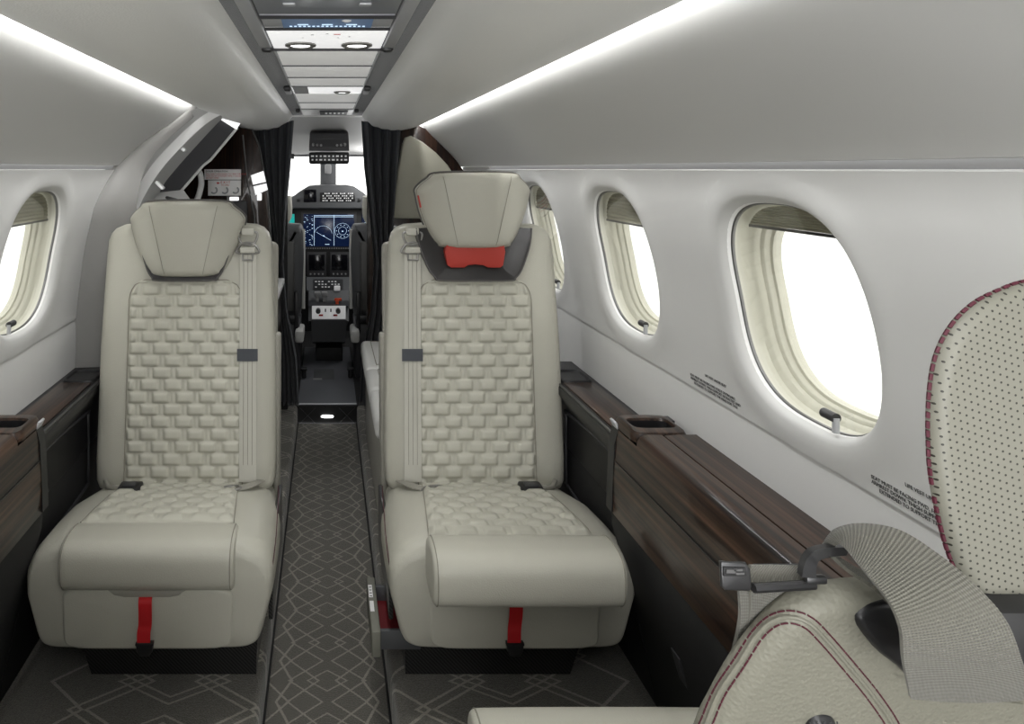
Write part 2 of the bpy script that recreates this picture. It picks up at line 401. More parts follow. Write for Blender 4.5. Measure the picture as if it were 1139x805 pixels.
for side in ('right', 'left'):
    sg = 1 if side == 'right' else -1
    for (yc, zsh) in WIN[side]:
        wn += 1
        prof = [(1.0, .012), (.998, .015), (.993, .018)]
        bm = bmesh.new()
        def rr2(pf, b, extra=0): rings(b, [[Vector((sg*(sec(min(1.3, WZ+z))+dep), yc+y, WZ+z)) for y, z in wloop(s_)] for s_, dep in pf], caps=False)
        rr2(prof, bm); fr_ = obj('window_%d' % wn, bm, wallf); struct(fr_)
        bm = bmesh.new(); rr2([(.993, .018), (.982, .0195), (.980, .024)], bm); obj('gasket', bm, metal, fr_)
        bm = bmesh.new(); rr2([(.985, .024), (.980, .046), (.960, .050), (.952, .052), (.938, .055), (.935, .064), (.908, .067), (.902, .069), (.90, .078), (.875, .080), (.87, .095)], bm); obj('window_reveal', bm, cream_plastic, fr_)
        bm = bmesh.new(); lp = wloop(.985); c_ = bm.verts.new((sg*(sec(WZ)+.021), yc, WZ)); vs = [bm.verts.new((sg*(sec(min(1.3, WZ+z))+.021), yc+y, WZ+z)) for y, z in lp]
        for i in range(len(vs)): bm.faces.new((vs[i], vs[(i+1) % len(vs)], c_))
        obj('pane', bm, glass, fr_)
        bm = bmesh.new(); 
        c_ = bm.verts.new((sg*(sec(WZ)+.085), yc, WZ)); vs = [bm.verts.new((sg*(sec(min(1.3, WZ+z))+.085), yc+y, WZ+z)) for y, z in wloop(.875)]
        for i in range(len(vs)): bm.faces.new((vs[i], vs[(i+1) % len(vs)], c_))
        obj('outer_pane', bm, glass, fr_)
        # pleated shade
        bm = bmesh.new(); rows = []; nz_ = 16
        for i in range(nz_+1):
            z = lerp(zsh, WZ+WB*.972, i/nz_); s_ = min(1, abs((z-WZ)/(WB*.965))); hw = WA*.962*(max(0, 1-s_**2.75))**(1/2.75)
            dep = .042+(.003 if i % 2 else 0)
            rows.append([Vector((sg*(sec(z)+dep), yc+hw*k, z)) for k in (-1, -.5, 0, .5, 1)])
        grid(bm, rows); obj('shade', bm, shadem, fr_, angle=15)
        s_ = abs((zsh-WZ)/(WB*.965)); hw = WA*.955*(1-s_**2.75)**(1/2.75)
        obj('shade_bar', B((sg*(sec(zsh)+.043), yc, zsh-.003), (.005, hw*2, .005), .001), charc, fr_)
        # shade pull at the bottom of the window
        bm = bmesh.new(); yk = yc-.045; zk = WZ-WB+.022; xk = sg*(sec(zk)+.010)
        cyl(bm, (xk, yk+.012, zk+.008), (xk, yk-.014, zk+.008), .0075, n=20); obj('shade_knob', bm, charc, fr_)
        bm = bmesh.new(); cyl(bm, (xk, yk-.013, zk+.008), (xk, yk-.013, zk-.014), .005); obj('knob_stem', bm, silver, fr_)

# headliner
HL = [(.174, 1.5705), (.180, 1.560), (.197, 1.538), (.235, 1.512), (.30, 1.496), (.36, 1.494), (.41, 1.502), (.447, 1.512), (.453, 1.516), (.451, 1.522), (.44, 1.545)]
hl = [(p.x, p.y) for p in catmull([(x, z, 0) for x, z in HL], 6)]
bm = bmesh.new()
for sg in (-1, 1): grid(bm, [[Vector((sg*x, y, z)) for x, z in hl] for y in [lerp(REAR, 3.45, i/10) for i in range(11)]])
# rounded forward ends
for sg in (-1, 1):
    R = []
    for k in range(5):
        a = k/4*math.pi/2; R.append([Vector((sg*x, 3.45+.02*math.sin(a), lerp(z, 1.58, .35*(1-math.cos(a))))) for x, z in hl])
    grid(bm, R)
# cove roof closing behind the light slot
for sg in (-1, 1): grid(bm, [[Vector((sg*x, y, z)) for x, z in ((.44, 1.545), (.442, 1.568), (.462, 1.570), (.470, 1.55))] for y in (REAR, BULK)])
ceil = struct(obj('ceiling', bm, headl, angle=60))
bm = bmesh.new()
grid(bm, [[Vector((x, y, 1.578)) for x in (-.18, 0, .18)] for y in (REAR, 3.5)])
struct(obj('trim_3', bm, suede))
# suede bands
for nm, sg in (('trim_4', -1), ('trim_5', 1)):
    bm = bmesh.new(); grid(bm, [[Vector((sg*x, y, z)) for x, z in ((.122, 1.577), (.124, 1.5745), (.150, 1.572), (.174, 1.5705), (.178, 1.566))] for y in (REAR, 3.45)])
    struct(obj(nm, bm, suede))
# overhead panels
ZP = 1.570
def cpan(name, label, y0, y1, m, hw=.117, z=ZP, r=.002):
    t = thing(name, label, 'ceiling panel', (0, (y0+y1)/2, z+.003))
    obj('panel', B((0, 0, 0), (hw*2, (y1-y0)-.008, .006), r), m, t)
    if m is panelp: obj('edge_line', B((0, (y1-y0)/2-.002, -.004), (hw*2, .005, .003)), greyp, t, smooth=False)
    return t
def gasper(t, x, y, r=.034):
    bm = bmesh.new(); N = 32
    prof = [(r, .0), (r, -.006), (r*.82, -.009), (r*.66, -.007), (r*.62, -.002)]
    rings(bm, [[Vector((x+q*math.cos(k*2*math.pi/N), y+q*math.sin(k*2*math.pi/N), z)) for k in range(N)] for q, z in prof], caps=False)
    rg = obj('reading_light', bm, pewter, t)
    bm = bmesh.new(); cyl(bm, (x, y, -.001), (x, y, -.0055), r*.62, n=28); obj('light_lens', bm, glowwhite, rg)
t = cpan('glossy_ceiling_panel', 'glossy dark grey overhead panel with two small glints at the top edge of the view', .80, 1.195, panelg, .120)
for x in (-.062, .062):
    bm = bmesh.new(); box(bm, (x, .115, -.005), (.02, .016, .004), .0015); obj('light', bm, silver, t)
t = cpan('switch_panel', 'narrow overhead strip with blue tinted switch display, ahead of the glossy grey panel', 1.20, 1.305, silver, .120)
obj('display', B((0, 0, -.004), (.166, .085, .003), .0005), scrblue, t, smooth=False)
bm = bmesh.new()
for i in range(17): box(bm, (-.068+i*.0085, .027, -.006), (.005, .005, .0008))
for x in (-.045, 0, .045): box(bm, (x, .012, -.006), (.02, .004, .0008))
obj('display_writing', bm, scrline, t, smooth=False)
bm = bmesh.new(); cyl(bm, (.035, -.02, -.004), (.035, -.02, -.008), .012, .004); obj('indicator', bm, btn, t)
bm = bmesh.new(); box(bm, (0, .05, -.006), (.24, .003, .006)); box(bm, (0, -.05, -.006), (.24, .003, .006)); obj('edge_trim', bm, black, t, smooth=False)
t = cpan('reading_light_panel', 'bright white overhead panel with two round reading lights', 1.31, 1.535, glowp, .120)
gasper(t, -.058, .06); gasper(t, .064, .06)
bm = bmesh.new()
if False: pass
for x, y, w2 in ((-.03, -.05, .006), (-.0, -.06, .006), (.045, -.03, .004), (-.05, -.02, .004), (.022, -.02, .004)): obj('print_mark', B((x, y, -.0035), (w2, .003, .001)), greyl, t, smooth=False)
bm = bmesh.new(); box(bm, (.02, -.055, -.0035), (.014, .003, .001)); obj('print_mark', bm, text_r, t, smooth=False)
for sg in (-1, 1):
    bm = bmesh.new()
    box(bm, (sg*.134, .10, -.006), (.025, .025, .014), .006); obj('end_clip', bm, black, t)
bm = bmesh.new(); box(bm, (0, .112, -.005), (.262, .003, .006)); obj('edge_trim', bm, black, t, smooth=False)
lab = ['pale woven ceiling panel just ahead of the two reading lights', 'middle one of three pale woven ceiling panels', 'pale woven ceiling panel touching the white strip with one vent']
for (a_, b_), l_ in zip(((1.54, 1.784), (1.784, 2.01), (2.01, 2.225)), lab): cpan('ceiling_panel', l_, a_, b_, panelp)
t = cpan('vent_panel', 'white overhead strip with a single round vent on its right', 2.23, 2.455, glowp, .122); gasper(t, .052, .045, .03)
for sg in (-1, 1): obj('end_clip', B((sg*.132, -.085, -.007), (.024, .04, .016), .006), charc, t); obj('end_cap', B((sg*.135, .0, -.005), (.022, .13, .012), .004), silver, t)
bm = bmesh.new(); box(bm, (-.09, .0, -.0035), (.05, .2, .001)); obj('cover_plate', bm, greyl, t, smooth=False)
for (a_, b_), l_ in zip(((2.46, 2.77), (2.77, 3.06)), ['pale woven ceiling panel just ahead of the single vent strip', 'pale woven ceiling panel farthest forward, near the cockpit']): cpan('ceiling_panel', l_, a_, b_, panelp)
t = cpan('sign_panel', 'farthest white overhead strip with a grey sign plate, above the cockpit opening', 3.07, 3.42, panelw, .122)
obj('sign_plate', B((.03, .0, -.006), (.13, .22, .004), .001), greyp, t); bm = bmesh.new()
for k in range(5): box(bm, (-.005+k*.02, .0, -.0085), (.01, .08, .001))
obj('sign_mark', bm, btn, t, smooth=False)
for sg in (-1, 1): obj('end_clip', B((sg*.134, -.12, -.008), (.02, .05, .016), .006), charc, t)
# thin bright rails beside panels
for nm, sg in (('trim_6', -1), ('trim_7', 1)):
    bm = bmesh.new(); box(bm, (sg*.1205, 2.5, 1.5725), (.004, 1.9, .006), .001); box(bm, (sg*.1365, 1.03, 1.5715), (.026, 1.0, .008), .003); struct(obj(nm, bm, silver))

# ---------------------------------------------------------------- floors
bm = bmesh.new(); grid(bm, [[Vector((x, y, 0)) for x in (-.152, 0, .152)] for y in (REAR, 3.49)]); struct(obj('floor', bm, carp_a, smooth=False))
for nm, sg, m in (('floor_left', -1, carp_l), ('floor_right', 1, carp_r)):
    bm = bmesh.new(); pr = [(.80, .09), (.168, .09), (.160, .0885), (.155, .083), (.152, .074), (.1515, -.001)]
    grid(bm, [[Vector((sg*x, y, z)) for x, z in pr] for y in [lerp(REAR, 3.5, i/8) for i in range(9)]]); struct(obj(nm, bm, m))
    bm = bmesh.new(); tube(bm, [(sg*.150, REAR, .003), (sg*.150, 3.49, .003)], .004, 6); struct(obj('trim_%d' % (8 if sg < 0 else 9), bm, blackm))

# baseboards / dado
for side, sg in (('left', -1), ('right', 1)):
    bm = bmesh.new(); pr = [(.632, .534), (.640, .50), (.675, .38), (.715, .22), (.742, .09), (.742, .085)]
    pr = [(.70, .60), (.652, .60), (.64, .534)]+pr[1:]
    grid(bm, [[Vector((sg*x, y, z)) for x, z in pr] for y in (REAR, 1.535)]); 
    pr2 = [(.72, .60), (.691, .60), (.691, .36), (.71, .24), (.742, .09)]
    grid(bm, [[Vector((sg*x, y, z)) for x, z in pr2] for y in (1.535, 2.30)])
    grid(bm, [[Vector((sg*.64, 1.535, .54)), Vector((sg*.72, 1.535, .54))], [Vector((sg*.742, 1.535, .09)), Vector((sg*.78, 1.535, .09))]])
    struct(obj('baseboard_'+side, bm, blackm, angle=50))
    tl = tag(obj('wall_socket', B((sg*.690, 1.335 if sg > 0 else 1.40, .325), (.006, .034, .062), .002, Matrix.Rotation(sg*math.radians(-16), 4, 'Y')), charc), 'small dark rectangular plate on the black lower side panel, %s of the cabin' % ('right side' if sg > 0 else 'left side'), 'wall plate')

# ---------------------------------------------------------------- side consoles
def console_aft(sg, label):
    t = thing('side_console', label, 'console', (sg*.70, .60, .62)); ox, oy, oz = sg*.70, .60, .62
    def L(X, Y, Z): return Vector((sg*X-ox, Y-oy, Z-oz))
    y0, y1 = REAR+.02, 1.54; ys = [y0, 0, .6, 1.0, 1.30, 1.40, 1.425]
    prof = [(.698, .7455), (.672, .7465), (.660, .7455), (.652, .741), (.6465, .733), (.645, .722)]
    bm = bmesh.new(); grid(bm, [[L(x, y, z) for x, z in prof] for y in ys]); grid(bm, [[L(x, y, z) for x, z in ((.703, .7445), (.735, .7465), (.772, .7465))] for y in ys])
    grid(bm, [[L(x, y, z) for x, z in ((.698, .7455), (.698, .738), (.703, .738), (.703, .7445))] for y in ys]); obj('top', bm, woody, t)
    obj('slot_line', B(L(.7005, .55, .7395), (.005, 1.6, .003)), black, t, smooth=False)
    # cup holder end plate with a rounded pocket
    bm = bmesh.new(); N = 40; cxx, cyy = .703, 1.487; R = []
    def rl(hx, hy, z, e=5):
        out = []
        for k in range(N):
            a = 2*math.pi*k/N; c, s = math.cos(a), math.sin(a); q = (abs(c)**e+abs(s)**e)**(-1/e); out.append(L(cxx+c*q*hx, cyy+s*q*hy, z))
        return out
    R = [rl(.0585, .056, .725, 7), rl(.0585, .056, .738, 7), rl(.054, .052, .7465, 7), rl(.050, .034, .7485), rl(.046, .029, .748), rl(.044, .027, .742)]
    rings(bm, R, caps=False); cp = obj('cup_holder_plate', bm, woody, t)
    bm = bmesh.new(); R = [rl(.044, .027, .7425), rl(.042, .025, .71), rl(.038, .022, .70)]; rings(bm, R, caps=False)
    f = [bm.verts.new(v) for v in rl(.038, .022, .70)]; bm.faces.new(f); obj('cup_pocket', bm, black, cp)
    # side face
    bm = bmesh.new(); grid(bm, [[L(x, y, z) for x, z in ((.645, .722), (.640, .70), (.634, .62), (.633, .538), (.636, .534))] for y in (y0, .6, 1.44, 1.515)]); obj('side_panel', bm, woody, t)
    bm = bmesh.new(); tube(bm, [L(.6355, y0, .655), L(.6355, 1.51, .655)], .0014, 6); obj('panel_seam', bm, black, t)
    # black end frame, its chamfer highlight put in as a silver strip
    bm = bmesh.new(); pts = [(.775, .742), (.66, .742), (.646, .728), (.636, .69), (.630, .54), (.66, .54), (.70, .54), (.775, .54)]
    rings(bm, [[L(x, y, z) for x, z in pts] for y in (1.514, 1.545)]); obj('end_frame', bm, black, t, angle=30)
    bm = bmesh.new(); box(bm, L(.6475, 1.530, .722), (.006, .028, .036), .002, Matrix.Rotation(sg*math.radians(-26), 4, 'Y')); obj('corner_cap', bm, silver, t)
    return t
console_aft(1, 'long glossy dark walnut armrest console along the right wall, beside the near seat')
console_aft(-1, 'glossy dark walnut armrest console at the left edge, with a square cup holder end')
def console_fwd(sg, label):
    t = thing('side_ledge', label, 'console', (sg*.71, 1.85, .62)); ox, oy, oz = sg*.71, 1.85, .62
    def L(X, Y, Z): return Vector((sg*X-ox, Y-oy, Z-oz))
    bm = bmesh.new(); prof = [(.772, .692), (.745, .6925), (.672, .6925), (.660, .690), (.654, .684), (.653, .665), (.690, .61), (.690, .50)]
    grid(bm, [[L(x, y, z) for x, z in prof] for y in (1.54, 1.8, 2.16)]); grid(bm, [[L(.772, 2.16, .692), L(.654, 2.16, .684)], [L(.772, 2.16, .5), L(.690, 2.16, .5)]]); obj('shell', bm, black, t)
    obj('top', B(L(.712, 1.755, .694), (.088, .36, .006), .0025), woody, t)
    bm = bmesh.new(); N = 36; R = []
    def rl(hx, hy, z, e=5, cy=1.995):
        return [L(.712+math.cos(a)*((abs(math.cos(a))**e+abs(math.sin(a))**e)**(-1/e))*hx, cy+math.sin(a)*((abs(math.cos(a))**e+abs(math.sin(a))**e)**(-1/e))*hy, z) for a in [2*math.pi*k/N for k in range(N)]]
    rings(bm, [rl(.047, .058, .692), rl(.045, .056, .699), rl(.041, .052, .700), rl(.038, .048, .697), rl(.036, .045, .694)], caps=False); bm.faces.new([bm.verts.new(v) for v in rl(.037, .046, .6945)]); obj('tray', bm, black, t)
    bm = bmesh.new(); tube(bm, [L(.6585, 1.56, .6905), L(.6585, 2.10, .6905)], .003, 8); obj('edge_strip', bm, metal, t)
    # framed recess on the inner face
    bm = bmesh.new(); 
    fr2 = catmull([L(.690, 1.57, .60), L(.690, 1.95, .60), L(.690, 1.97, .58), L(.690, 1.97, .42), L(.690, 1.93, .39), L(.690, 1.60, .39), L(.690, 1.57, .42)], 4, True); tube(bm, fr2, .005, 8, True); obj('recess_frame', bm, charc, t)
    return t
console_fwd(1, 'lower walnut topped ledge behind the right console cup holder, beside the right seat')
console_fwd(-1, 'lower walnut topped side ledge with a black tray, left of the left seat')

# ---------------------------------------------------------------- wall placards
def placard(y, grp_label):
    t = thing('wall_placard', grp_label, 'placard', (sec(.873)-.001, y, .873))
    def M_(yy, z, sx=1):
        x = sec(z)-.0012
        tilt = math.atan2(sec(z-.01)-sec(z+.01), .02)
        m = Matrix(((0, 0, -1, 0), (-1, 0, 0, 0), (0, 1, 0, 0), (0, 0, 0, 1)))
        loc = Vector((x-t.location.x, yy-t.location.y, z-t.location.z))
        return Matrix.Translation(loc) @ Matrix.Rotation(-tilt, 4, 'Y') @ m @ Matrix.Diagonal((sx, 1, 1, 1))
    rows = [('SEAT MUST BE FACING FWD, FULLY OUTBOARD,', .0, .8655), ('ARMREST DOWN, THIGH SUPPORT RETRACTED AND', -.0, .8585), ('EXTENDED TO SUPPORT THE HEAD FOR TAXI', -.013, .8515)]
    textmesh('LIFE VEST UNDER SEAT', .0072, M_(y-.058, .881), 'print', text_m, t)
    for s_, dy, z in rows: textmesh(s_, .0072, M_(y+dy, z), 'print', text_m, t)
placard(1.441, 'small black printed notice on the white wall between the two right windows')
placard(.962, 'small black printed notice on the white wall, partly behind the near headrest')

# ---------------------------------------------------------------- seats
REC = .16
def yf(z): return .02+(z-.34)*REC
def quilt(u, v):   # bump height for staggered rounded bricks, in metres
    px, pz = .0655, .0325; row = math.floor(v/pz); uu = u/px+(.5 if row % 2 else 0)
    fx = (uu-math.floor(uu))-.5; fz = v/pz-row-.5
    a = abs(fx)/.36; b = abs(fz)/.43
    m = max(0, 1-(a**4)) if a < 1 else 0; k = max(0, 1-(b**4)) if b < 1 else 0
    h = (m*k)**.55
    st = 0
    # stitched neck between bricks
    if abs(fx) > .38: st = .42*max(0, 1-((abs(fx)-.5)/.05)**2)*k if abs(abs(fx)-.5) < .05 else 0
    return .0088*h+.0034*st
HO = [(-.095, .1065), (.10, .1065), (.135, .090), (.1625, .062), (.162, .040), (.150, -.01), (.128, -.065), (.108, -.095), (.085, -.106), (-.08, -.106), (-.106, -.095), (-.128, -.065), (-.150, -.01), (-.162, .040), (-.1625, .062), (-.133, .090)]
def make_headrest(t, a, zc, yc):
    # outline resampled, front with flat centre and swept wings
    def wing(v):
        x, y, z = v; zz = z-zc; xc = interp(zz, [(-.106, .052), (.1065, .098)])
        y += max(0, abs(x)-xc)*.42+ (zz-0)*-.02
        return Vector((x, y, z))
    P = [Vector(p) for p in catmull([(x, z, 0) for x, z in HO], 5, True)]
    N = len(P); bm = bmesh.new(); R = []
    # depth profile: (inset scale, y)
    for s_, dy in ((.02, -.062), (.25, -.062), (.45, -.0615), (.62, -.061), (.78, -.060), (.88, -.058), (.95, -.052), (.985, -.042), (1, -.028), (1, .0), (1, .025), (.97, .040), (.90, .05), (.6, .055), (.02, .055)):
        R.append([wing(Vector((p.x*s_, yc+dy, zc+p.y*s_))) for p in P])
    rings(bm, R); hr = obj('headrest', bm, leather, t, angle=60)
    bm = bmesh.new()
    tube(bm, [wing(Vector((p.x*.992, yc-.036, zc+p.y*.992))) for p in P], .0016, 6, True); obj('headrest_seam', bm, seam, hr)
    for sx in (-1, 1):
      bm = bmesh.new(); tube(bm, [wing(Vector((sx*interp(zz, [(-.106, .052), (.1065, .098)]), yc-.0615+(.009*max(0, abs(zz)-.085)/.02)**1.0, zc+zz))) for zz in [lerp(-.097, .097, i/14) for i in range(15)]], .0009, 6); obj('panel_seam', bm, seam, hr)
    # dark edge around the lower rear half
    bm = bmesh.new(); low = [p for p in P]; tube(bm, [wing(Vector((p.x*1.0, yc-.012, zc+p.y*1.005-.002))) for p in P if p.y < .07 and True][0:0] or [wing(Vector((p.x*1.003, yc+.0, zc+p.y*1.01))) for p in P], .004, 8, True); obj('headrest_edge', bm, piping, hr)
    return hr
def make_seat(name, label, loc, rotz, a, raised=False, ext=False, full=True, group=None):
    t = thing(name, label, 'seat', loc, rotz, group)
    # base
    bm = bmesh.new(); ox = a*.028
    R = []
    for z, hw, y0, y1, c in ((.002, .197, -.215, .22, .03), (.06, .199, -.218, .22, .02), (.15, .205, -.225, .22, .0)):
        xs = [(-hw-.045+c*1.5, y0), (hw, y0), (hw, y1), (-hw-.045, y1), (-hw-.045+c, y0+.08)]
        R.append([Vector((ox+a*x, y, z)) for x, y in xs])
    rings(bm, R); obj('base', bm, carbon, t, smooth=False)
    # cushion body
    bm = bmesh.new(); N = 64; R = []
    secs = [(-.346, .935, .362, .160), (-.343, .96, .374, .156), (-.335, .98, .384, .153), (-.320, .992, .392, .151), (-.29, .998, .396, .150), (-.20, 1, .391, .145), (-.10, .995, .380, .140), (.0, .95, .358, .133), (.06, .92, .345, .133), (.13, .88, .335, .14), (.16, .80, .32, .16)]
    for y, w, zt, zb in secs:
        ring = []; zc, h = (zt+zb)/2, (zt-zb)/2
        for k in range(N):
            th = 2*math.pi*k/N; c, s = math.cos(th), math.sin(th); e = 2/(4.2 if s > 0 else 13)
            zz = zc+h*sgnp(s, e); f = (zz-zb)/(zt-zb); hw = w*interp(f, [(0, .244), (.25, .260), (.5, .275), (.72, .277), (.9, .270), (1, .26)])
            xx = hw*sgnp(c, e)
            dip = -.006*max(0, 1-(xx/.2)**2) if s > .3 else 0
            ring.append(Vector((xx, y, zz+dip)))
        R.append(ring)
    rings(bm, R); cu = obj('cushion', bm, leather, t, angle=60)
    # side seam on the aisle side
    bm = bmesh.new(); tube(bm, catmull([(a*.262, .0, .352), (a*.272, -.12, .385), (a*.276, -.22, .385), (a*.277, -.29, .36), (a*.266, -.325, .28), (a*.242, -.328, .17)], 6), .001, 6); obj('red_seam', bm, redthread, cu)
    bm = bmesh.new(); rr3 = []
    box(bm, (a*.262, -.08, .235), (.012, .33, .17), .005); obj('side_cover', bm, carbon, t)
    # quilted insert
    def ztop(y): return interp(y, [(s_[0], s_[2]) for s_ in secs])
    bm = bmesh.new(); rows = []
    for j in range(90):
        ya_ = -.330 if ext else -.262; y = lerp(ya_, .055, j/89); hw = lerp(.186 if ext else .178, .150, j/89); r = []
        for i in range(110):
            u = lerp(-1, 1, i/109); x = u*hw; e = min(1, (1-abs(u))*14)*min(1, (89-j)/3.0)*min(1, j/4)
            r.append(Vector((x, y, ztop(y)-.010+.004+ (.004+quilt(x, y+5)*.8)*e)))
        rows.append(r)
    grid(bm, rows); ins = obj('seat_insert', bm, leather_soft, t, angle=180)
    for sx in (-1, 1):
      bm = bmesh.new(); tube(bm, [(sx*lerp(.186 if ext else .178, .150, k/10), lerp(ya_, .055, k/10), ztop(lerp(ya_, .055, k/10))-.005) for k in range(11)], .0012, 6)
      obj('insert_seam', bm, seam, ins)
    # front thigh roll
    dy, dz, hwr = (-.105, .030, .197) if ext else (0, 0, .192)
    bm = bmesh.new(); R = []; N = 40
    prof = []
    for k in range(N):
        th = 2*math.pi*k/N; c, s = math.cos(th), math.sin(th)
        yy = -.305+dy+.066*sgnp(c, 2/3.0); zz = .337+dz+.057*sgnp(s, 2/3.0)
        if c > 0 and s > 0: zz -= .004*c
        prof.append((yy, zz))
    cy_, cz_ = -.305+dy, .341+dz
    xs = [(-1, .75), (-.996, .88), (-.988, .93), (-.975, .965), (-.95, .99), (-.90, 1), (-.5, 1.012), (0, 1.015), (.5, 1.012), (.90, 1), (.95, .99), (.975, .965), (.988, .93), (.996, .88), (1, .75)]
    for u, s_ in xs: R.append([Vector((u*hwr, cy_+(y-cy_)*s_, cz_+(z-cz_)*s_)) for y, z in prof])
    rings(bm, R); rl_ = obj('thigh_support', bm, leather, t, angle=60)
    for sx in (-1, 1):
        bm = bmesh.new(); tube(bm, [(sx*hwr*.955, cy_+(y-cy_)*.996, cz_+(z-cz_)*.996) for y, z in prof], .0012, 6, True)
        obj('roll_seam', bm, seam, rl_)
    if ext:
        obj('support_slide', B((0, -.30, .345), (.36, .16, .05), .01), leather_dk, t)
    # lower front panel
    bm = bmesh.new()
    pillow(bm, rrect(-.187, .187, .155, .290, 9, 72, .012), -.352, -.27, .008, 4); lp = obj('front_panel', bm, leather, t, angle=60)
    if not ext:
        bm = bmesh.new(); out = [(-.085, .289), (.085, .289), (.070, .276), (.05, .272), (-.05, .272), (-.070, .276)]
        pillow(bm, out, -.3535, -.34, .002, 2); obj('pull_recess', bm, leather_dk, lp)  # flat darker leather shape stands in for the shaded pull notch
    # red strap
    bm = bmesh.new(); sx = -.003
    ys = [(-.352, .272), (-.364, .268), (-.363, .24), (-.359, .215), (-.362, .20), (-.362, .178)]
    if ext: ys = [(-.352, .285)]+ys[1:]
    A = [(sx-.0145+.002*math.sin(i), y, z) for i, (y, z) in enumerate(ys)]; Bq = [(sx+.0145+.002*math.sin(i), y, z) for i, (y, z) in enumerate(ys)]
    ribbon(bm, A, Bq, .0015, 4, 0); st_ = obj('pull_strap', bm, red, t)
    bm = bmesh.new(); pillow(bm, [(sx-.019, .178), (sx+.019, .178), (sx+.017, .16), (sx+.010, .150), (sx-.010, .150), (sx-.017, .16)], -.366, -.350, .004, 3); box(bm, (sx, -.361, .176), (.040, .010, .006), .002); obj('strap_tab', bm, black, st_)
    if not full: return t
    # backrest
    bm = bmesh.new(); R = []; N = 72
    hs = [(.315, .90), (.325, .96), (.345, .99), (.40, 1), (.7, .995), (.9, .965), (.96, .955), (1.0, .94), (1.02, .915), (1.035, .86), (1.044, .78), (1.047, .6)]
    for z, w in hs:
        hw = .2525*w; ring = []; sh = -a*.012*(z-.34)/.7; th_ = .125*(1 if .34 < z < 1.02 else (.9 if z < 1.04 and z > .32 else .72)); yc = yf(z)+.0625
        for k in range(N):
            an = 2*math.pi*k/N; c, s = math.cos(an), math.sin(an); e = 2/5.0
            x = hw*sgnp(c, e); y = yc+th_/2*sgnp(s, e)
            if s < 0: y += .006*(abs(x)/.25)**2-.0 + (.006*max(0, 1-(x/.16)**4) if .36 < z < .9 else 0)
            ring.append(Vector((x+sh, y, z)))
        R.append(ring)
    rings(bm, R); bk = obj('backrest', bm, leather, t, angle=60)
    # shell behind and stowed armrest on aisle side
    obj('back_shell', B((-a*.006, yf(.7)+.14, .66), (.50, .05, .66), .02, Matrix.Rotation(math.radians(-9), 4, 'X'), 3), leather_dk, t)
    bm = bmesh.new(); box(bm, (a*.246, yf(.55)+.12, .42), (.020, .07, .60), .009, Matrix.Rotation(math.radians(-5), 4, 'X'), 3); obj('stowed_armrest', bm, leather_dk, t)
    # quilted back
    bm = bmesh.new(); nu, nv = 120, 200; V = {}; uw = .162; z0, z1 = .335, .893; e = 1
    def inside(x, z):
        if z > z1-.06:
            q = (z-(z1-.06))/.06; lim = uw-.045*(1-math.sqrt(max(0, 1-q*q)))
            return abs(x) <= lim+1e-6
        return True
    def limx(z):
        if z > z1-.06:
            q = (z-(z1-.06))/.06; return uw-.045*(1-math.sqrt(max(0, 1-q*q)))
        return uw
    rows = []
    for j in range(nv+1):
        z = lerp(z0, z1, j/nv); lx = limx(z); r = []
        for i in range(nu+1):
            u = lerp(-1, 1, i/nu); x = u*lx; ed = min(1, (1-abs(u))*16)*min(1, (z1-z)/.006)*min(1, (z-z0)/.01+.2)
            sh = -a*.012*(z-.34)/.7
            r.append(Vector((x+sh, yf(z)+.003-(.003+quilt(x, z+5))*ed, z)))
        rows.append(r)
    grid(bm, rows); bi = obj('back_insert', bm, leather_soft, t, angle=180)
    bm = bmesh.new(); zz_ = [lerp(z0, z1, k/40) for k in range(41)]
    pth = [(-limx(z)-a*.012*(z-.34)/.7, yf(z)+.0, z) for z in zz_]+[(limx(z)-a*.012*(z-.34)/.7, yf(z)+.0, z) for z in reversed(zz_)]
    tube(bm, pth, .0013, 6); obj('insert_seam', bm, seam, bi)
    # collar shell under the headrest
    ck = 1 if raised else .82
    out = [(-.166, 1.040), (-.158, .990), (-.135, .930), (-.115, .902), (-.09, .893), (.09, .893), (.115, .902), (.135, .930), (.158, .990), (.166, 1.040)]
    out = [(x*ck, z) for x, z in out]
    bm = bmesh.new(); sh = -a*.010
    pts = catmull([(x, z, 0) for x, z in out], 6)
    outer = [Vector((p.x+sh, yf(p.y)-.016, p.y)) for p in pts]
    inner = [Vector((p.x*.96+sh, yf(p.y)-.015, p.y+.008 if abs(p.x) < .16 else p.y)) for p in pts]
    inn2 = [Vector((p.x*.80+sh, yf(p.y)-.006, lerp(p.y, 1.045, .16))) for p in pts]
    cen = [Vector((p.x*.45+sh, yf(lerp(p.y, 1.045, .5))-.005, lerp(p.y, 1.045, .5))) for p in pts]
    back_ = [Vector((p.x*1.02+sh, yf(p.y)+.01, p.y-.002)) for p in pts]
    grid(bm, [back_, outer, inner, inn2, cen, [Vector((sh, yf(1.045)-.005, 1.045))]*len(pts)])
    for v in bm.verts: pass
    bmesh.ops.remove_doubles(bm, verts=bm.verts[:], dist=.0003)
    cs = obj('headrest_collar', bm, shellm, t, angle=60)
    bm = bmesh.new(); tube(bm, [v+Vector((0, -.001, 0)) for v in outer], .0022, 6); obj('collar_edge', bm, piping, cs)
    if raised:
        out = [(-.075, 1.02), (.075, 1.02), (.084, .975), (.078, .937), (.070, .930), (.035, .930), (.022, .937), (-.002, .939), (-.022, .937), (-.032, .930), (-.070, .930), (-.080, .937), (-.088, .975)]
        bm = bmesh.new(); pillow(bm, [(x+sh, z) for x, z in out], .090, .12, .002, 2); obj('red_lining', bm, redrec, cs)
    make_headrest(t, a, (1.010+.082) if raised else 1.010, yf(1.0)+.005).location.x = sh
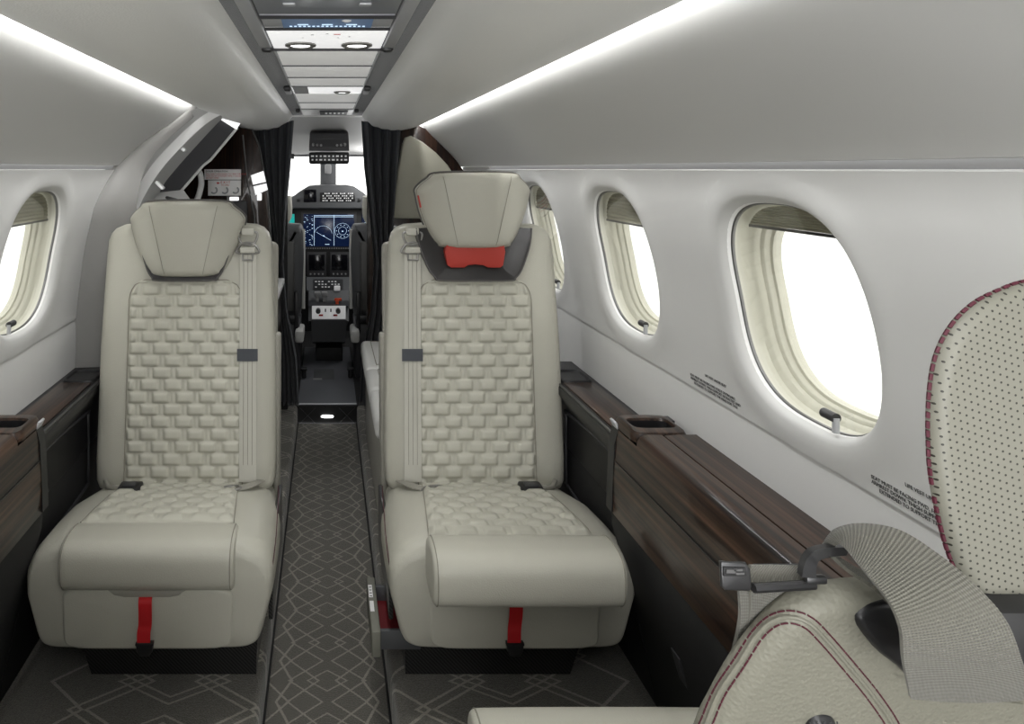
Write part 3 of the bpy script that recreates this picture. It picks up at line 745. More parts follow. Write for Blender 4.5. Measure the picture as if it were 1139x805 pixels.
    # shoulder belt on the aisle side
    xb = a*.178
    def P_(x, z, o=0): return (x-a*.012*(z-.34)/.7, yf(z)-.005-o, z)
    zz = [.99, .96, .85, .70, .55, .42, .355]
    bm = bmesh.new(); ribbon(bm, [P_(xb-.0235, z, .001*(i % 2)) for i, z in enumerate(zz)], [P_(xb+.0235, z, .001*(i % 2)) for i, z in enumerate(zz)], .0018, 6, .6); sb = obj('shoulder_belt', bm, webl, t)
    bm = bmesh.new()
    for sx in (-.012, 0, .012): tube(bm, [P_(xb+sx, z, .0035) for z in (.97, .8, .6, .4)], .0006, 4)
    obj('belt_rib', bm, seam, sb)
    bm = bmesh.new(); ribbon(bm, [P_(xb-.030, z, .004) for z in (.705, .69, .672)], [P_(xb+.028, z, .004) for z in (.705, .69, .672)], .003, 3, .4); obj('belt_keeper', bm, webband, sb)
    # belt guide: loop, crosspiece, tongue
    bm = bmesh.new(); c0 = P_(xb, 1.0, .004)
    def Q(x, z, o=.006): return (c0[0]+x, yf(1.0+z)-.005-o, 1.0+z)
    tube(bm, catmull([Q(-.022, .028), Q(.022, .028), Q(.026, .012), Q(.014, -.006), Q(-.014, -.006), Q(-.026, .012)], 4, True), .0036, 8, True)
    tube(bm, catmull([Q(-.014, -.004), Q(-.030, -.020), Q(-.028, -.030), Q(.028, -.030), Q(.030, -.020), Q(.014, -.004)], 4, True), .0036, 8, True)
    tube(bm, [Q(-.014, -.030), Q(-.014, -.050), Q(.014, -.050), Q(.014, -.030)], .0032, 8)
    gd = obj('belt_guide', bm, pewter, t)
    obj('belt_fold', B(Q(0, .030, .006), (.038, .014, .022), .005), webl, gd); obj('belt_fold', B(Q(0, -.022, .009), (.044, .010, .018), .004), webl, gd)
    # lap belt buckle (outer side) and tongue (aisle side)
    zc = .362
    bu = obj('buckle', B((-a*.095-a*.03, -.045, zc+.004), (.060, .045, .024), .006), black, t)
    obj('buckle_release', B((-a*.125, -.05, zc+.0175), (.036, .022, .006), .002), charc, bu)
    bm = bmesh.new(); tube(bm, [(-a*.155, -.04, zc), (-a*.19, -.02, zc-.004), (-a*.215, .03, zc-.01)], .007, 8); obj('buckle_strap', bm, leather_dk, bu)
    bm = bmesh.new(); xt = a*.135
    tube(bm, catmull([(xt-.028, -.05, zc), (xt+.01, -.055, zc+.004), (xt+.03, -.045, zc+.006), (xt+.02, -.03, zc+.004), (xt-.01, -.032, zc+.002)], 4, True), .0042, 8, True); box(bm, (xt-.038*a, -.05, zc-.001), (.03, .018, .004), .001); tg = obj('belt_tongue', bm, pewter, t)
    bm = bmesh.new(); ribbon(bm, [(xt+a*.02, -.055, zc+.002), (xt+a*.06, -.035, zc+.003), (a*.225, .03, zc-.01)], [(xt+a*.02, -.03, zc+.002), (xt+a*.05, -.01, zc+.003), (a*.205, .04, zc-.01)], .002, 4, .4); obj('lap_strap', bm, leather_dk, tg)
    return t
sl = make_seat('cabin_seat', 'cream quilted leather seat on the left with its headrest down and a red pull strap', (-.395, 1.85, .09), 0, 1)
sr = make_seat('cabin_seat', 'cream quilted leather seat on the right with raised headrest, red lining showing beneath it', (.412, 1.85, .09), 0, -1, raised=True, ext=True)
# small red lit slot in side of raised headrest
bm = bmesh.new(); box(bm, (-.1505, .09, 1.118), (.004, .010, .035), .001, Matrix.Rotation(math.radians(-12), 4, 'Y')); obj('red_slot', bm, redrec, sr)
REC = .42
nl = make_seat('near_seat', 'cream leather seat cushion just touching the bottom left edge of the view', (-.37, .515, .09), math.pi, 1, ext=True)
REC = .16
nr = make_seat('near_seat', 'nearest cream leather seat at lower right, seen from behind with perforated headrest', (.405, .55, .09), math.pi, -1, ext=True, full=False)

# under-seat drawer pulled out into the aisle
t = thing('seat_drawer', 'open red lined drawer with taupe front pulled out beneath the right seat', 'drawer', (.16, 1.70, .17))
obj('drawer_front', B((-.046, -.005, .025), (.021, .215, .060), .003), plate, t)
for yy in (.085, -.085): obj('drawer_wall', B((.010, yy, .020), (.10, .010, .045), .002), greyp, t)
obj('drawer_liner', B((.010, 0, .003), (.10, .16, .006)), reddrawer, t, smooth=False)
bm = bmesh.new(); box(bm, (-.050, .040, .0560), (.010, .05, .001)); box(bm, (-.050, -.02, .0560), (.010, .04, .001)); lb = obj('drawer_label', bm, paper, t, smooth=False)
bm = bmesh.new()
for k in range(4): box(bm, (-.050, .055-.012*k, .0568), (.006, .002, .0006))
obj('label_mark', bm, text_m, lb, smooth=False)

# ---------------------------------------------------------------- near right seat: close-up back, headrest and belt
def wl(px, py, Y): # world -> local of nr (rot pi)
    v = W(px, py, Y); return Vector((-(v.x-.405), -(v.y-.55), v.z-.09))
def loc_(v): return Vector((-(v.x-.405), -(v.y-.55), v.z-.09))
YS = .308
outl = [(750, 1500), (788, 1000), (800, 850), (811, 795), (827, 740), (848, 694), (868, 664), (895, 648), (930, 640), (965, 640), (990, 652), (1003, 700), (1014, 728), (1038, 742), (1075, 744), (1140, 739), (1300, 736), (1500, 740), (1620, 700), (1700, 650), (1800, 700), (1900, 900), (1960, 1500)]
P = [(W(x, y, YS).x, W(x, y, YS).z-.0) for x, y in outl]; Pc = catmull([(x, z, 0) for x, z in P], 6, False)
def shear(v): v = Vector(v); v.y += (1.10-v.z)*.28; return loc_(v)
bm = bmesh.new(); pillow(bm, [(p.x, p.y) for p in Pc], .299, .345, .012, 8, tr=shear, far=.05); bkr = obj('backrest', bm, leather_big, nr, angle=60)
# stitched seam: inverted V, double row of burgundy thread and a raised seam
Vp = [(770, 840), (786, 803), (800, 770), (822, 737), (842, 706), (860, 690), (880, 686), (900, 693), (920, 713), (945, 742), (972, 775), (995, 810), (1010, 850)]
def onback(off, Y=.2585):
    base = catmull([(x, y, 0) for x, y in Vp], 6); out = []
    for i, p in enumerate(base):
        q = base[min(i+1, len(base)-1)]-base[max(i-1, 0)]; q.normalize(); nn = Vector((q.y, -q.x, 0)); pp = p-nn*off
        out.append((pp.x, pp.y))
    return out
def surfpt(px, py):
    # nearest pass of the view line through the sheared pillow: march from the eye
    d = W(px, py, 1.0)-Vector((0, 0, EYE)); s = .15
    return None
from mathutils.bvhtree import BVHTree
bmt = bmesh.new(); bmt.from_mesh(bkr.data); tree = BVHTree.FromBMesh(bmt)
eye_l = loc_(Vector((0, 0, EYE)))
def hit(px, py, lift=.0006):
    d = (wl(px, py, 1.0)-eye_l).normalized(); r = tree.ray_cast(eye_l, d)
    if r[0] is None: return None
    return r[0]-d*lift
for off, nm, m, rr_ in ((-7, 'stitching', redthread, .00038), (7, 'stitching', redthread, .00038), (0, 'raised_seam', leather_big, .0010)):
    pts = [hit(x, y, .0003 if rr_ < .001 else -.0002) for x, y in onback(off)]; pts = [p for p in pts if p is not None]
    bm = bmesh.new()
    if m is redthread: dashes(bm, pts, rr_, .0040, .0007)
    else: tube(bm, pts, rr_, 8)
    obj(nm, bm, m, bkr)
# round knob at the bottom
hp = hit(912, 806, 0)
if hp is not None:
    bm = bmesh.new(); bmesh.ops.create_uvsphere(bm, u_segments=24, v_segments=14, radius=.0068, matrix=Matrix.Translation(hp) @ Matrix.Diagonal((1, .6, 1, 1))); kn = obj('knob', bm, black, nr)
    bm = bmesh.new()
    for k in range(5): tube(bm, [hp+Vector((-.006+.003*k, .0043, -.005)), hp+Vector((-.0045+.003*k, .0046, .005))], .0004, 4)
    obj('knob_grip', bm, charc, kn)
# near headrest, perforated
YH = .30
ho = [(1040, 540), (1036, 490), (1037, 440), (1044, 398), (1060, 365), (1085, 339), (1115, 323), (1150, 312), (1230, 304), (1400, 300), (1560, 300), (1680, 312), (1760, 345), (1800, 400), (1805, 470), (1780, 560), (1720, 640), (1640, 690), (1500, 705), (1300, 705), (1180, 700), (1110, 680), (1078, 655), (1056, 610)]
P = [(W(x, y, YH).x, W(x, y, YH).z) for x, y in ho]; Pc = catmull([(x, z, 0) for x, z in P], 5, True)
bm = bmesh.new(); pillow(bm, [(p.x, p.y) for p in Pc], .297, .345, .006, 6, tr=loc_, far=.07); hrn = obj('headrest', bm, perf, nr, angle=60)
bm = bmesh.new(); dashes(bm, [loc_(Vector((p.x-.0002, YH+.0015, p.y))) for p in Pc], .0009, .0042, .0012); obj('stitching', bm, redthread, hrn)
bm = bmesh.new(); tube(bm, [loc_(Vector((.41, .33, 1.13))), loc_(Vector((.41, .36, 1.0)))], .02, 12); box(bm, loc_(Vector((.425, .335, 1.105))), (.17, .04, .05), .015); obj('headrest_mount', bm, black, nr)
# black belt outlet on the shoulder
bm = bmesh.new(); pillow(bm, [(W(x, y, .285).x, W(x, y, .285).z) for x, y in catmull_pts] if False else [(p.x, p.y) for p in catmull([(W(x, y, .297).x, W(x, y, .297).z, 0) for x, y in [(952, 690), (957, 677), (975, 669), (1000, 668), (1030, 672), (1060, 690), (1080, 745), (1030, 765), (1000, 742), (975, 722)]], 4, True)], .2955, .302, .003, 4, tr=loc_)
ou = obj('belt_outlet', bm, black, nr)
bm = bmesh.new(); box(bm, loc_(W(1105, 700, .300)), (.045, .03, .035), .006); obj('outlet_cover', bm, black, ou)
# webbing: big fold over the shoulder
A = [wl(1150, 775, .276), wl(1136, 735, .262), wl(1118, 690, .258), (wl(1085, 652, .262)), wl(1045, 618, .272), wl(1000, 590, .283), wl(958, 583, .292), wl(930, 589, .298), wl(918, 603, .303)]
Bq = [wl(1012, 775, .276), wl(1004, 735, .262), wl(1001, 700, .258), wl(990, 672, .262), wl(972, 648, .270), wl(955, 628, .279), wl(942, 612, .287), wl(932, 604, .294), wl(922, 612, .300)]
bm = bmesh.new(); ribbon(bm, A, Bq, .0016, 8, .8); bb = obj('shoulder_belt', bm, belt_big, nr, angle=60)
A = [wl(918, 603, .303), wl(923, 613, .305), wl(945, 628, .302), wl(975, 645, .298), wl(1000, 668, .296)]
Bq = [wl(921, 611, .300), wl(926, 619, .301), wl(945, 636, .298), wl(970, 652, .293), wl(992, 674, .291)]
bm = bmesh.new(); ribbon(bm, A, Bq, .0016, 6, .3); obj('belt_return', bm, belt_big, nr, angle=60)
# tongue with hook
bm = bmesh.new()
hk = catmull([wl(940, 611, .302), wl(922, 612, .296), wl(906, 616, .293), (wl(899, 626, .292)), wl(897, 640, .292)], 5)
R = []
for i, p in enumerate(hk):
    q = (hk[min(i+1, len(hk)-1)]-hk[max(i-1, 0)]).normalized(); s_ = q.cross(Vector((0, 1, 0))).normalized(); u_ = Vector((0, 1, 0))
    w1 = lerp(.0018, .0030, i/len(hk)); R.append([p+s_*x*w1+u_*y*.0016 for x, y in ((-1, -1), (-1, 1), (1, 1), (1, -1))])
rings(bm, R); 
box(bm, wl(907, 644, .293), (.009, .003, .0035), .001)
tg = obj('belt_tongue', bm, nearmetal, nr, angle=40)
bm = bmesh.new(); a0, a1 = wl(838, 654, .292), wl(905, 650, .296)
tube(bm, [a0, a1], .0020, 8); tube(bm, [wl(838, 629, .300), wl(898, 629, .302)], .0008, 6); obj('tongue_bar', bm, nearmetal, tg)
bm = bmesh.new(); c_ = wl(819, 640, .292); dx_ = .0135/2
pts = [(801, 624), (829, 625), (834, 632), (836, 652), (833, 657), (806, 656), (801, 651)]
pillow(bm, [(W(x, y, .292).x, W(x, y, .292).z) for x, y in pts], .2912, .297, .0010, 3, tr=loc_, far=.004); ep = obj('tongue_plate', bm, nearmetal, tg)
bm = bmesh.new(); pillow(bm, [(W(x, y, .2910).x, W(x, y, .2910).z) for x, y in ((804, 630), (829, 631), (830, 640), (804, 640))], .2905, .2915, .0002, 2, tr=loc_); sl2 = obj('plate_slot', bm, blackm, ep)
bm = bmesh.new(); box(bm, loc_(W(813, 635, .2903)), (.0040, .0006, .0016)); box(bm, loc_(W(821, 633.5, .2903)), (.0036, .0006, .0010)); box(bm, loc_(W(823, 637.5, .2903)), (.0036, .0006, .0010)); obj('slot_detail', bm, metal, sl2, smooth=False)
# webbing around the bar and hanging down
bm = bmesh.new(); ribbon(bm, [wl(834, 628, .299), wl(865, 628, .300), wl(905, 629, .302)], [wl(836, 652, .296), wl(868, 651, .297), wl(905, 648, .299)], .0018, 6, .8); obj('belt_wrap', bm, belt_big, nr, angle=60)
A = [wl(821, 655, .303), wl(822, 690, .315), wl(812, 735, .332), wl(800, 780, .350), wl(788, 830, .37), wl(780, 900, .39)]
Bq = [wl(890, 650, .312), wl(880, 690, .330), wl(862, 735, .348), wl(850, 780, .366), wl(840, 830, .38), wl(830, 900, .40)]
bm = bmesh.new(); ribbon(bm, A, Bq, .0016, 6, .8); obj('hanging_belt', bm, belt_big, nr, angle=60)
bm = bmesh.new(); A = [wl(834, 657, .303), wl(832, 690, .3155), wl(818, 740, .333), (wl(802, 800, .354))]; tube(bm, catmull(A, 6), .0007, 6); obj('belt_edge', bm, belt_big, nr)

# ---------------------------------------------------------------- entry door arch on the left
def poly_strip(A, Bl, n=5):
    A = catmull(A, n); Bl = catmull(Bl, n); bm = bmesh.new(); grid(bm, [[a_, b_] for a_, b_ in zip(A, Bl)]); return bm
# grey cheek between wall end and frame
def cheekY(z): return interp(z, [(.5, 2.09), (1.2, 2.09), (1.30, 2.19), (1.40, 2.26), (1.52, 2.41)])
bm = bmesh.new(); rows = []
for i in range(26):
    z = lerp(.45, 1.525, i/25); y = cheekY(z); xo = sec(z)+.012; inn = interp(z, [(.45, .36), (.9, .25), (1.1, .14), (1.3, .08), (1.42, .05), (1.525, .03)])
    rows.append([Vector((-lerp(xo, xo-inn, k/4), y+.10*(k/4)**2*(1 if z > .0 else 0), z)) for k in range(5)])
grid(bm, rows); dr = struct(obj('door_1', bm, jamb, angle=60))
# arch bands
outer = [W(139, 300, 2.55), W(138, 262, 2.55), W(140, 240, 2.55), W(150, 214, 2.55), W(170, 182, 2.55), W(196, 154, 2.53), W(222, 131, 2.50), W(246, 118, 2.48), W(269, 112, 2.48)]
inner = [W(149, 300, 2.57), W(148, 262, 2.57), W(151, 242, 2.57), W(160, 219, 2.57), W(179, 189, 2.57), W(204, 161, 2.56), W(229, 138, 2.53), W(250, 126, 2.51), W(273, 124, 2.50)]
cheek2 = [W(120, 300, 2.40), W(118, 262, 2.40), W(126, 232, 2.40), W(138, 205, 2.40), W(158, 172, 2.42), W(184, 147, 2.43), W(212, 124, 2.43), W(238, 114, 2.44), W(268, 110, 2.45)]
obj('frame_return', poly_strip(cheek2, outer), jambl, dr)
obj('frame_rim', poly_strip(outer, inner), wallf, dr)
bandB = [W(178, 300, 2.80), W(178, 262, 2.80), W(178, 245, 2.80), W(174, 228, 2.80), W(181, 207, 2.80), W(199, 184, 2.80), W(225, 155, 2.80), W(242, 137, 2.80), W(256, 124, 2.80)]
obj('frame_face', poly_strip(inner, bandB), jambl, dr)
for (p, q) in (((196, 158), (206, 164)), ((172, 200), (182, 206))):
    obj('frame_clip', B((W(p[0]+6, p[1]+6, 2.60)), (.04, .03, .012), .004, Matrix.Rotation(math.radians(45), 4, 'Y')), wallf, dr)
obj('frame_slot', B(W(146, 232, 2.53), (.012, .02, .05), .003, Matrix.Rotation(math.radians(30), 4, 'Y')), black, dr)
# dark lining slab
c = [W(243, 132, 2.80), W(263, 143, 2.95), W(200, 214, 2.95), W(170, 214, 2.80)]
bm = bmesh.new(); v1 = [bm.verts.new(p) for p in c]; v2 = [bm.verts.new(p+Vector((0, .03, .0))) for p in c]; bm.faces.new(v1); bm.faces.new(v2)
for i in range(4): bm.faces.new((v1[i], v1[(i+1) % 4], v2[(i+1) % 4], v2[i]))
obj('door_lining', bm, lining, dr, smooth=False)
bm = bmesh.new(); tube(bm, [W(264, 142, 2.94), W(234, 178, 2.94), W(226, 184, 2.94), W(201, 213, 2.94)], .006, 8); obj('lining_edge', bm, wallf, dr)
bm = bmesh.new(); c = [W(244, 132, 2.76), W(256, 121, 2.76), W(273, 128, 2.93), W(263, 144, 2.93)]; bm.faces.new([bm.verts.new(p) for p in c]); bl = obj('door_light', bm, glowwhite, dr, smooth=False)  # brightly lit top of the frame, its light put in as glow
bl.data.materials[0] = mat('door_light_glow', (1, 1, 1), .4, emis=(1, 1, 1), estr=.9)
bm = bmesh.new(); c = [W(162, 230, 2.68), W(176, 214, 2.78), W(204, 211, 2.80), W(216, 228, 2.68)]; bm.faces.new([bm.verts.new(p) for p in c]); obj('door_sill', bm, jambl, dr, smooth=False)
obj('sill_latch', B(W(191, 221, 2.72), (.05, .02, .012), .005, Matrix.Rotation(math.radians(15), 4, 'Y')), black, dr)
bm = bmesh.new(); tube(bm, catmull([W(217, 186, 3.0), W(222, 192, 3.0), W(224, 203, 3.0), W(222, 214, 3.0), W(218, 226, 3.0), W(216, 240, 3.0)], 5), .013, 10); obj('door_cable_cover', bm, jambl, dr)
# dark outer backdrop wall beyond the door (closed door in shadow)
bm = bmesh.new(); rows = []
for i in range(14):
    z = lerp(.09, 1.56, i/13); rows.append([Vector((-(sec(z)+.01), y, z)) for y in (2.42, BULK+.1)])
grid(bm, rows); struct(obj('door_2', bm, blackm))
bm = bmesh.new()
for sg, za in ((-1, 0),): box(bm, (-.40, 2.12, .40), (0.01, .01, .01))
bm.free()
bm = bmesh.new(); box(bm, (-.475, 3.45, .84), (.55, .02, 1.50)); struct(obj('wall_front_left', bm, blackm, smooth=False))  # black filler added behind the partition to hide the bright outside
# header of headliner around the door: small raised end strip
bm = bmesh.new(); tube(bm, catmull([W(226, 119, 2.43), W(246, 115, 2.46), W(268, 111, 2.48), W(280, 121, 2.62), W(292, 131, 2.80)], 5), .007, 8); obj('frame_header', bm, wallf, dr)

# ---------------------------------------------------------------- left forward partition (dark wood), galley
t = thing('wood_partition', 'dark glossy wood partition behind the left seat carrying the white placard', 'partition', (-.45, 3.36, .09))
def lt(p): return Vector(p)-Vector((-.45, 3.36, .09))
bm = bmesh.new(); out = [(-.70, .0), (-.26, .0), (-.26, .70), (-.29, 1.10), (-.33, 1.32), (-.37, 1.41), (-.46, 1.41), (-.62, 1.30), (-.70, 1.1)]
pillow(bm, [(x+.45, z) for x, z in out], -.012, .012, .003, 2); obj('panel', bm, woodz, t)
bm = bmesh.new(); tube(bm, [lt((-.262, 3.345, .10)), lt((-.262, 3.345, .79)), lt((-.292, 3.345, 1.19)), lt((-.332, 3.345, 1.41)), lt((-.37, 3.345, 1.50))], .004, 8); obj('edge_bead', bm, metal, t)
bm = bmesh.new(); tube(bm, [lt(W(270, 150, 3.30)), lt(W(275, 200, 3.30)), lt(W(283, 240, 3.30)), lt(W(286, 330, 3.30))], .004, 8); tube(bm, [lt(W(253, 218, 3.30)), lt(W(253, 330, 3.30))], .005, 8); obj('upright_rod', bm, metal, t)
bm = bmesh.new(); c = [W(279, 195, 3.29), W(293, 190, 3.29), W(298, 211, 3.29), W(284, 217, 3.29)]; m_ = [bm.verts.new(lt(p)) for p in c]; bm.faces.new(m_); wp = obj('light_plate', bm, btn, t, smooth=False)  # window reflection on the glossy wood, put in as a glowing plate
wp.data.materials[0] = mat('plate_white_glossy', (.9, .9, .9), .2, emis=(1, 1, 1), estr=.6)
bm = bmesh.new(); tube(bm, [lt(W(281, 206.5, 3.283)), lt(W(296, 203, 3.283))], .004, 6); obj('plate_bar', bm, black, wp)  # dark line across the put-in reflection
bm = bmesh.new(); box(bm, lt(W(260.5, 221, 3.32)), (.045, .004, .018), .004); box(bm, lt(W(288.5, 219, 3.32)), (.022, .004, .034), .003); obj('light_plate', bm, wp.data.materials[0], t)  # smaller plates in the same glowing white
obj('dark_niche', B(lt(W(267, 245, 3.33)), (.07, .01, .19), .004), charc, t)
# placard
t = thing('exit_placard', 'white placard with red writing and three grey figures, on dark wood behind the left seat', 'placard', W(248, 203, 3.28))
cc = Vector(t.location)
def lp_(px, py): v = W(px, py, 3.28)-cc; return v
a0, a1 = lp_(227.5, 188), lp_(268, 218); 
bm = bmesh.new(); m0 = lp_(247.7, 194); box(bm, m0, (.176, .004, .050), .001); m1 = lp_(249.7, 209); box(bm, m1, (.158, .004, .074), .001); obj('plate', bm, paper, t)
textmesh('DOOR OPERATION', .012, face_cam(lp_(229, 191.5).x, -.004, lp_(229, 191.5).z), 'print', text_m, t)
for k, s_ in enumerate(('PULL AND TURN HANDLE TO OPEN THE DOOR', 'PUSH DOOR OUTWARD UNTIL IT LOCKS', 'DO NOT OPEN')):
    textmesh(s_, .0088, face_cam(lp_(229.5, 194.2+k*2.2).x, -.004, lp_(229, 194.2+k*2.2).z), 'print', text_r, t)
textmesh('E X I T', .016, face_cam(lp_(245.5, 204).x, -.004, lp_(246, 204).z), 'print', text_r, t)
textmesh('TO OPEN', .009, face_cam(lp_(246, 206.8).x, -.004, lp_(246, 206.6).z), 'print', text_r, t)
bm = bmesh.new(); q = lp_(242.6, 203.5)
vs = [bm.verts.new((q.x+x*.007, -.004, q.z+z*.007)) for x, z in ((-1, 0), (0, 1), (0, .4), (1, .4), (1, -.4), (0, -.4), (0, -1))]; bm.faces.new(vs); obj('arrow', bm, text_r, t, smooth=False)
for k, px in enumerate((238, 250, 262)):
    bm = bmesh.new(); q = lp_(px, 211.5)
    pts = [(q.x+.015*math.cos(a_), -.004, q.z+.015*math.sin(a_)) for a_ in [math.radians(d_) for d_ in range(-140, 80, 20)]]
    tube(bm, pts, .004, 6); obj('figure', bm, paperg, t)
# galley cabinet with white counter
t = thing('galley_cabinet', 'black cabinet with a white counter, just left of the aisle behind the left seat', 'cabinet', (-.40, 2.98, .09))
obj('body', B((0, 0, .335), (.36, .50, .67), .004), woodz, t)
obj('counter', B((.008, -.01, .682), (.38, .52, .026), .004), panelw, t)
bm = bmesh.new()
for z in (.2, .42): box(bm, (.181, 0, z), (.002, .46, .004))
obj('door_gap', bm, black, t, smooth=False)
obj('handle', B((.184, -.1, .5), (.006, .10, .01), .002), metal, t)

# ---------------------------------------------------------------- right forward bulkhead: wood frame, padded panel
bm = bmesh.new(); pts = [(.20, .09)]; 
pts += [(.20, 1.50), (.30, 1.515), (.42, 1.53), (.46, 1.52)]+[(sec(z)+.004, z) for z in [lerp(1.50, .09, i/20) for i in range(21)]]
pillow(bm, pts, 3.44, 3.465, .002, 2); br = struct(obj('wall_front', bm, woodz))
out = [(W(x, y, 3.43).x, W(x, y, 3.43).z) for x, y in [(438, 243), (437, 225), (442, 190), (447, 160), (450, 153), (457, 151), (470, 158), (485, 170), (498, 184), (508, 200), (515, 225), (516, 243)]]
bm = bmesh.new(); pillow(bm, out, 3.415, 3.44, .010, 4); obj('padded_panel', bm, leather_dk, br).data.materials[0] = mat('bulkhead_pad_taupe', (.30, .29, .235), .55)
t = thing('notice_plate', 'white and pink notice plate on the dark bulkhead behind the right seat belt', 'placard', W(455, 270, 3.42)); 
obj('plate', B((0, 0, .045), (.17, .004, .075), .001), paper, t); obj('plate', B((-.01, 0, -.05), (.15, .004, .10), .001), paper, t)
textmesh('CABIN NOTICE', .012, face_cam(-.08, -.004, .062), 'print', text_r, t) if False else None
bm = bmesh.new()
for k in range(4): box(bm, (-.0, -.003, .068-.013*k), (.14, .001, .003))
obj('print', bm, text_r, t, smooth=False)

# front-left bulkhead strip above door, top lintel
bm = bmesh.new(); box(bm, (0, 3.478, 1.576), (.36, .02, .02), .003); struct(obj('trim_10', bm, wallf))

# ---------------------------------------------------------------- curtains
def curtain(name, label, top, bot, Y, folds, seed):
    t_ = bmesh.new(); rows = []; nz = 30; nu = folds*10
    for j in range(nz+1):
        f = j/nz; rows.append([])
        for i in range(nu+1):
            u = i/nu; ph = u*folds*2*math.pi
            xl = interp(f, [(k/(len(bot)-1), b[0]) for k, b in enumerate(bot)]); xr = interp(f, [(k/(len(bot)-1), b[1]) for k, b in enumerate(bot)])
            py = lerp(top[0]+(top[1]-top[0])*u, 449, f); px = lerp(xl, xr, u)
            v = W(px, py, Y); v.y += .032*math.sin(ph+.6*math.sin(f*3+seed))*lerp(.7, 1.1, f)
            rows[-1].append(v)
    grid(t_, rows); bmesh.ops.solidify(t_, geom=t_.faces[:], thickness=.002)
    return tag(obj(name, t_, curtm, angle=80), label, 'curtain')
curtain('curtain', 'dark charcoal pleated curtain gathered on the left of the cockpit opening', (142, 134), [(286, 327), (292, 323), (300, 318), (308, 315), (311, 319), (312, 330), (312, 333)], 3.40, 4, 0)
curtain('curtain', 'dark charcoal pleated curtain gathered on the right of the cockpit opening', (134, 144), [(402, 446), (405, 442), (411, 438), (416, 436), (412, 435), (402, 433), (399, 431)], 3.40, 4, 2)

# ---------------------------------------------------------------- side-facing bench on the right, ahead of right seat
t = thing('side_bench', 'white cushioned side bench with dark piping, between the aisle and the right seat back', 'bench', (.32, 2.66, .09))
obj('base', B((.005, 0, .19), (.30, .98, .38), .02, seg=3), leather_dk, t)
for k, (y0, y1, xo) in enumerate(((-.50, -.21, 0), (-.20, .05, 0), (.06, .49, 0))):
    cu = obj('seat_cushion', B((0, (y0+y1)/2, .385), (.335, y1-y0, .075), .022, seg=4), whitecush, t)
    bm = bmesh.new(); h = .335/2-.045; tube(bm, [(-h, y0+.03, .4235), (h, y0+.03, .4235), (h, y1-.03, .4235), (-h, y1-.03, .4235)], .0022, 6, True); obj('piping', bm, seam, cu)
obj('bolster', B((.08, .36, .47), (.14, .22, .12), .03, seg=4), whitecush, t)

# ---------------------------------------------------------------- cockpit shell
bm = bmesh.new(); box(bm, (0, 4.35, .08), (1.4, 1.7, .02)); struct(obj('floor_cockpit', bm, blackm, smooth=False))
bm = bmesh.new(); box(bm, (0, 4.08, .0915), (.302, 1.12, .004), .001); 
pd = obj('trim_11', bm, steel); struct(pd)
tl = bmesh.new(); tube(tl, [(-.15, 3.515, .091), (.15, 3.515, .091)], .006, 8); struct(obj('trim_12', tl, silver))
bm = bmesh.new(); box(bm, (0, 3.505, .04), (.304, .02, .095), .0); st2 = struct(obj('step_riser', bm, blackm, smooth=False)); st2.name = 'trim_13'
bm = bmesh.new(); pillow(bm, [(.0+.032*sgnp(math.cos(a_), .7), .036+.007*sgnp(math.sin(a_), .8)) for a_ in [k*math.pi/12 for k in range(24)]], 3.488, 3.497, .002, 2)
tag(obj('step_light', bm, glowwhite), 'small glowing oval light in the black step at the cockpit threshold', 'light')
bm = bmesh.new(); 
for x0, z0_, x1, z1_ in ((-.14, .0, -.06, .08), (-.06, 0, -.14, .08), (.06, 0, .14, .08), (.14, 0, .06, .08)): tube(bm, [(x0, 3.494, z0_), (x1, 3.494, z1_)], .0015, 4)
obj('step_pattern', bm, charc, st2)
obj('floor_hatch', B((-.02, 4.02, .0935), (.12, .20, .002), .0005), greyp, pd); obj('hatch_label', B((-.055, 3.92, .0955), (.05, .035, .001), .0002), greyl, pd)
for sg in (-1, 1):
    bm = bmesh.new(); cyl(bm, (sg*.135, 3.94, .10), (sg*.135, 3.94, .155), .014); box(bm, (sg*.135, 3.94, .15), (.04, .03, .016), .004); obj('floor_fitting', bm, black, pd)
bm = bmesh.new(); box(bm, (0, 5.12, .55), (1.4, .02, .98)); struct(obj('wall_cockpit_front', bm, blackm, smooth=False))
# cockpit side walls
bm = bmesh.new()
for sg in (-1, 1): grid(bm, [[Vector((sg*x, y, z)) for x, z in ((.66, .08), (.68, .5), (.66, 1.0), (.60, 1.10))] for y in (3.50, 5.2)])
struct(obj('wall_cockpit', bm, greyp))
bm = bmesh.new(); 
rows = []
for y, z, hw in ((3.49, 1.575, .50), (3.75, 1.545, .52), (4.1, 1.47, .55), (4.40, 1.42, .57), (4.75, 1.405, .58)):
    rows.append([Vector((hw*u, y, z-.10*abs(u)**3)) for u in [k/8-1 for k in range(17)]])
grid(bm, rows); struct(obj('ceiling_cockpit', bm, mat('cockpit_lining', (.36, .36, .35), .6)))
# windscreen: frame + centre post + panes
ws = struct(obj('window_20', B((W(365, 200, 4.9).x, 4.92, 1.22), (.115, .04, .50), .012), greyl)); ws.data.materials[0] = greyp
obj('header_bar', B((0, 4.80, 1.405), (1.2, .05, .035), .012), greyp, ws)
bm = bmesh.new()
for sg in (-1, 1): tube(bm, [(sg*.34, 4.85, 1.42), (sg*.50, 4.9, 1.05)], .02, 8)
obj('side_post', bm, greyl, ws)
bm = bmesh.new()
for sg in (-1, 1):
    c = [(sg*.03, 4.9, 1.41), (sg*.60, 4.75, 1.40), (sg*.66, 5.0, 1.02), (sg*.03, 5.1, 1.02)]; bm.faces.new([bm.verts.new(p) for p in c])
obj('pane', bm, glass, ws, smooth=False)
